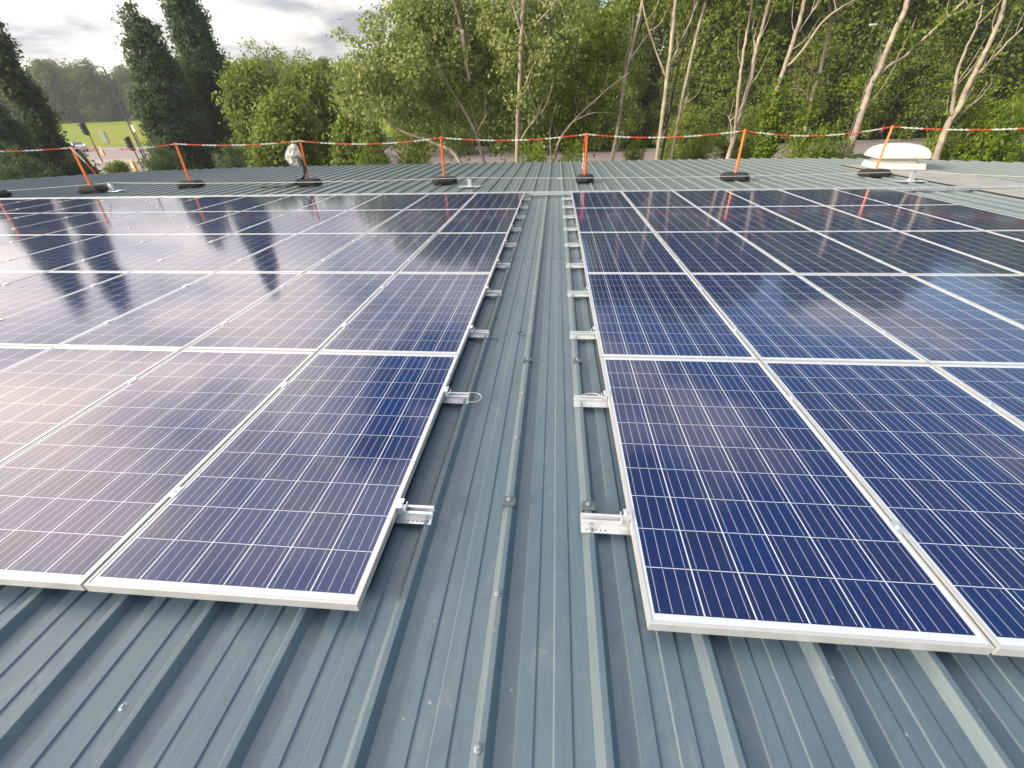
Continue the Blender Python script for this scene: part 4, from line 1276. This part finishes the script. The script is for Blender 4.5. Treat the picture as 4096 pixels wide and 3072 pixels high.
g1, g2 = ground(408, 640), ground(588, 690)
signal(335, 497, g1.y - 4, at(335, 497, g1.y - 4).z - GZ, 'larger black traffic light in front of the meadow, nearer the left poplars', R(-78), 1.35)
signal(515, 553, g2.y, at(515, 553, g2.y).z - GZ, 'smaller black traffic light nearest the ragged poplar', R(-78), 1.1)

# slim pole with a small white plate between the lamp and the ragged poplar
p = at(512, 470, 56)
s = empty('sign_pole', Matrix.Translation((p.x, 56, GZ)), 'slim dark pole with a small white plate, left of the ragged poplar', 'sign pole')
h = p.z - GZ
m = MB(); m.lathe([(.07, -.05), (.06, h)], 8); m.build('pole', M['pole'], s)
m = MB(); m.box(-.28, .28, -.10, -.07, h - 1.5, h - .75); m.build('plate', M['board'], s, bevel=.01)

c = ground(428, 577)
s = empty('roadside_board', Matrix.Translation((c.x, c.y, GZ)) @ Matrix.Rotation(.45, 4, 'Z'), 'blank white upright board standing on the grass between the two traffic lights', 'board')
m = MB(); m.box(-.40, .40, -.06, .06, .25, 2.2); m.build('panel', M['board'], s, bevel=.02)
m = MB(); m.box(.41, .66, -.05, .05, .25, 2.15); m.build('side_panel', M['teal'], s, bevel=.02)
m = MB(); m.box(-.35, -.28, -.04, .04, 0, .25); m.box(.28, .35, -.04, .04, 0, .25); m.build('foot', M['pole'], s)

for (u, v, lab) in ((418, 625, 'yellow keep left bollard on the far traffic island'), (548, 694, 'yellow bollard on the road just behind the roof edge')):
    c = ground(u, v)
    s = empty('traffic_bollard', Matrix.Translation((c.x, c.y, GZ + .14)), lab, 'bollard', 'yellow bollards on the traffic islands')
    m = MB(); loft(m, [[Vector((x * .24 * k, y * .13 * k, z)) for x, y in ((-1, -1), (1, -1), (1, 1), (-1, 1))] for z, k in ((0, 1.1), (.1, 1.0), (1.05, .92), (1.2, .7))], smooth=False)
    m.build('shell', M['yellow'], s, bevel=.03)
    m = MB(); m.box(-.17, .17, -.15, -.128, .45, .95); m.build('face_plate', M['board'], s)


def car(u, v):
    c = ground(u, v)
    s = empty('parked_car', Matrix.Translation((c.x, c.y, GZ)) @ Matrix.Rotation(R(-35), 4, 'Z'), 'white car on the road half hidden behind the left poplar', 'car')
    prof = [(-2.05, .35), (-2.1, .75), (-1.95, .95), (-1.45, 1.02), (-.95, 1.42), (.55, 1.46), (1.35, 1.05), (2.0, .95), (2.12, .6), (2.05, .32)]
    m = MB()
    L = [Vector((x, -.82 if z < 1.1 else -.66, z)) for x, z in prof]; Rr = [Vector((x, .82 if z < 1.1 else .66, z)) for x, z in prof]
    n = len(prof); m.add(L + Rr, [tuple(range(n)), tuple(range(2 * n - 1, n - 1, -1))] + [(i, n + i, n + (i + 1) % n, (i + 1) % n) for i in range(n)])
    m.build('body', M['carwhite'], s, bevel=.06)
    for q in (-1, 1):
        m = MB(); m.add([(-1.25, q * .80, 1.06), (.95, q * .80, 1.06), (.45, q * .685, 1.40), (-.88, q * .685, 1.38)], [(0, 1, 2, 3)]); m.build('side_window', M['glass'], s)
    m = MB(); m.add([(1.30, -.66, 1.10), (1.30, .66, 1.10), (.62, .58, 1.45), (.62, -.58, 1.45)], [(0, 1, 2, 3)]); m.build('windscreen', M['glass'], s)
    for x in (-1.3, 1.3):
        for q in (-1, 1):
            mm = Matrix.Translation((x, q * .78, .32)) @ Matrix.Rotation(R(90), 4, 'X')
            m = MB(); m.lathe([(.32, -.1), (.32, .1)], 16, m=mm); w = m.build('wheel', M['tyre'], s, bevel=.02)
            m = MB(); m.lathe([(.18, -.11), (.18, .11)], 10, m=mm); m.build('rim', M['rim'], w)


car(322, 606)


def person():
    c = ground(3512, 563)
    p = empty('person', Matrix.Translation((c.x, c.y, GZ + .02)) @ Matrix.Rotation(R(70), 4, 'Z'), 'person in a red hooded jacket and dark trousers walking by the road beyond the ventilator', 'person')
    V = [(0, 0, .93), (0, 0, 1.15), (0, .02, 1.38), (0, .03, 1.50), (0, .05, 1.63), (0, .05, 1.74),
         (-.19, .02, 1.40), (-.26, .10, 1.14), (-.24, .28, .98), (-.24, .34, .93), (.19, .02, 1.40), (.26, -.12, 1.15), (.25, -.18, .90), (.25, -.17, .82),
         (-.10, .0, .90), (-.11, -.16, .50), (-.11, -.36, .12), (-.11, -.30, .03), (.10, .0, .90), (.11, .22, .50), (.11, .24, .08), (.11, .38, .03)]
    E_ = [(0, 1), (1, 2), (2, 3), (3, 4), (4, 5), (2, 6), (6, 7), (7, 8), (8, 9), (2, 10), (10, 11), (11, 12), (12, 13), (0, 14), (14, 15), (15, 16), (16, 17), (0, 18), (18, 19), (19, 20), (20, 21)]
    rad = [.14, .13, .15, .06, .095, .08, .07, .05, .04, .035, .07, .05, .04, .035, .095, .065, .045, .04, .095, .065, .045, .04]
    def skin(name, idx, grow, m, parent):
        mp = {v: i for i, v in enumerate(idx)}
        me = bpy.data.meshes.new(name)
        me.from_pydata([V[i] for i in idx], [(mp[a], mp[b_]) for a, b_ in E_ if a in mp and b_ in mp], [])
        me.materials.append(m)
        o = link_mesh(name, me, parent)
        sk = o.modifiers.new('skin', 'SKIN'); sk.use_smooth_shade = True
        for i, sv in zip(idx, me.skin_vertices[0].data):
            sv.radius = (rad[i] + grow, (rad[i] + grow) * (.8 if i in (0, 1, 2) else 1)); sv.use_root = (i == idx[0])
        sb = o.modifiers.new('sub', 'SUBSURF'); sb.levels = sb.render_levels = 2
        return o
    bd = skin('body', list(range(22)), 0, M['skin'], p)
    skin('jacket', [1, 2, 3, 6, 7, 8, 10, 11, 12], .022, M['jacket'], p)
    skin('trousers', [0, 14, 15, 16, 18, 19, 20], .018, M['trousers'], p)
    m = MB(); m.lathe([(.02, -.02), (.105, .02), (.115, .10), (.09, .17), (.02, .20)], 12, m=Matrix.Translation((0, .02, 1.60))); m.build('hood', M['jacket'], p)


person()


# ------------------------------------------------------------------ thin summer haze over the whole place
def haze():
    m = bpy.data.materials.new('air'); m.use_nodes = True
    t = NT(m.node_tree); out = t.n('ShaderNodeOutputMaterial')
    v = t.n('ShaderNodeVolumePrincipled', ins={'Color': (.93, .96, 1.0, 1), 'Density': .00045, 'Anisotropy': 0.2})
    t.link(v.outputs[0], out.inputs['Volume'])
    b = MB(); b.box(-905, 905, -65, 905, GZ - 1.2, 32)
    tag(b.build('haze', m), kind='stuff')


haze()
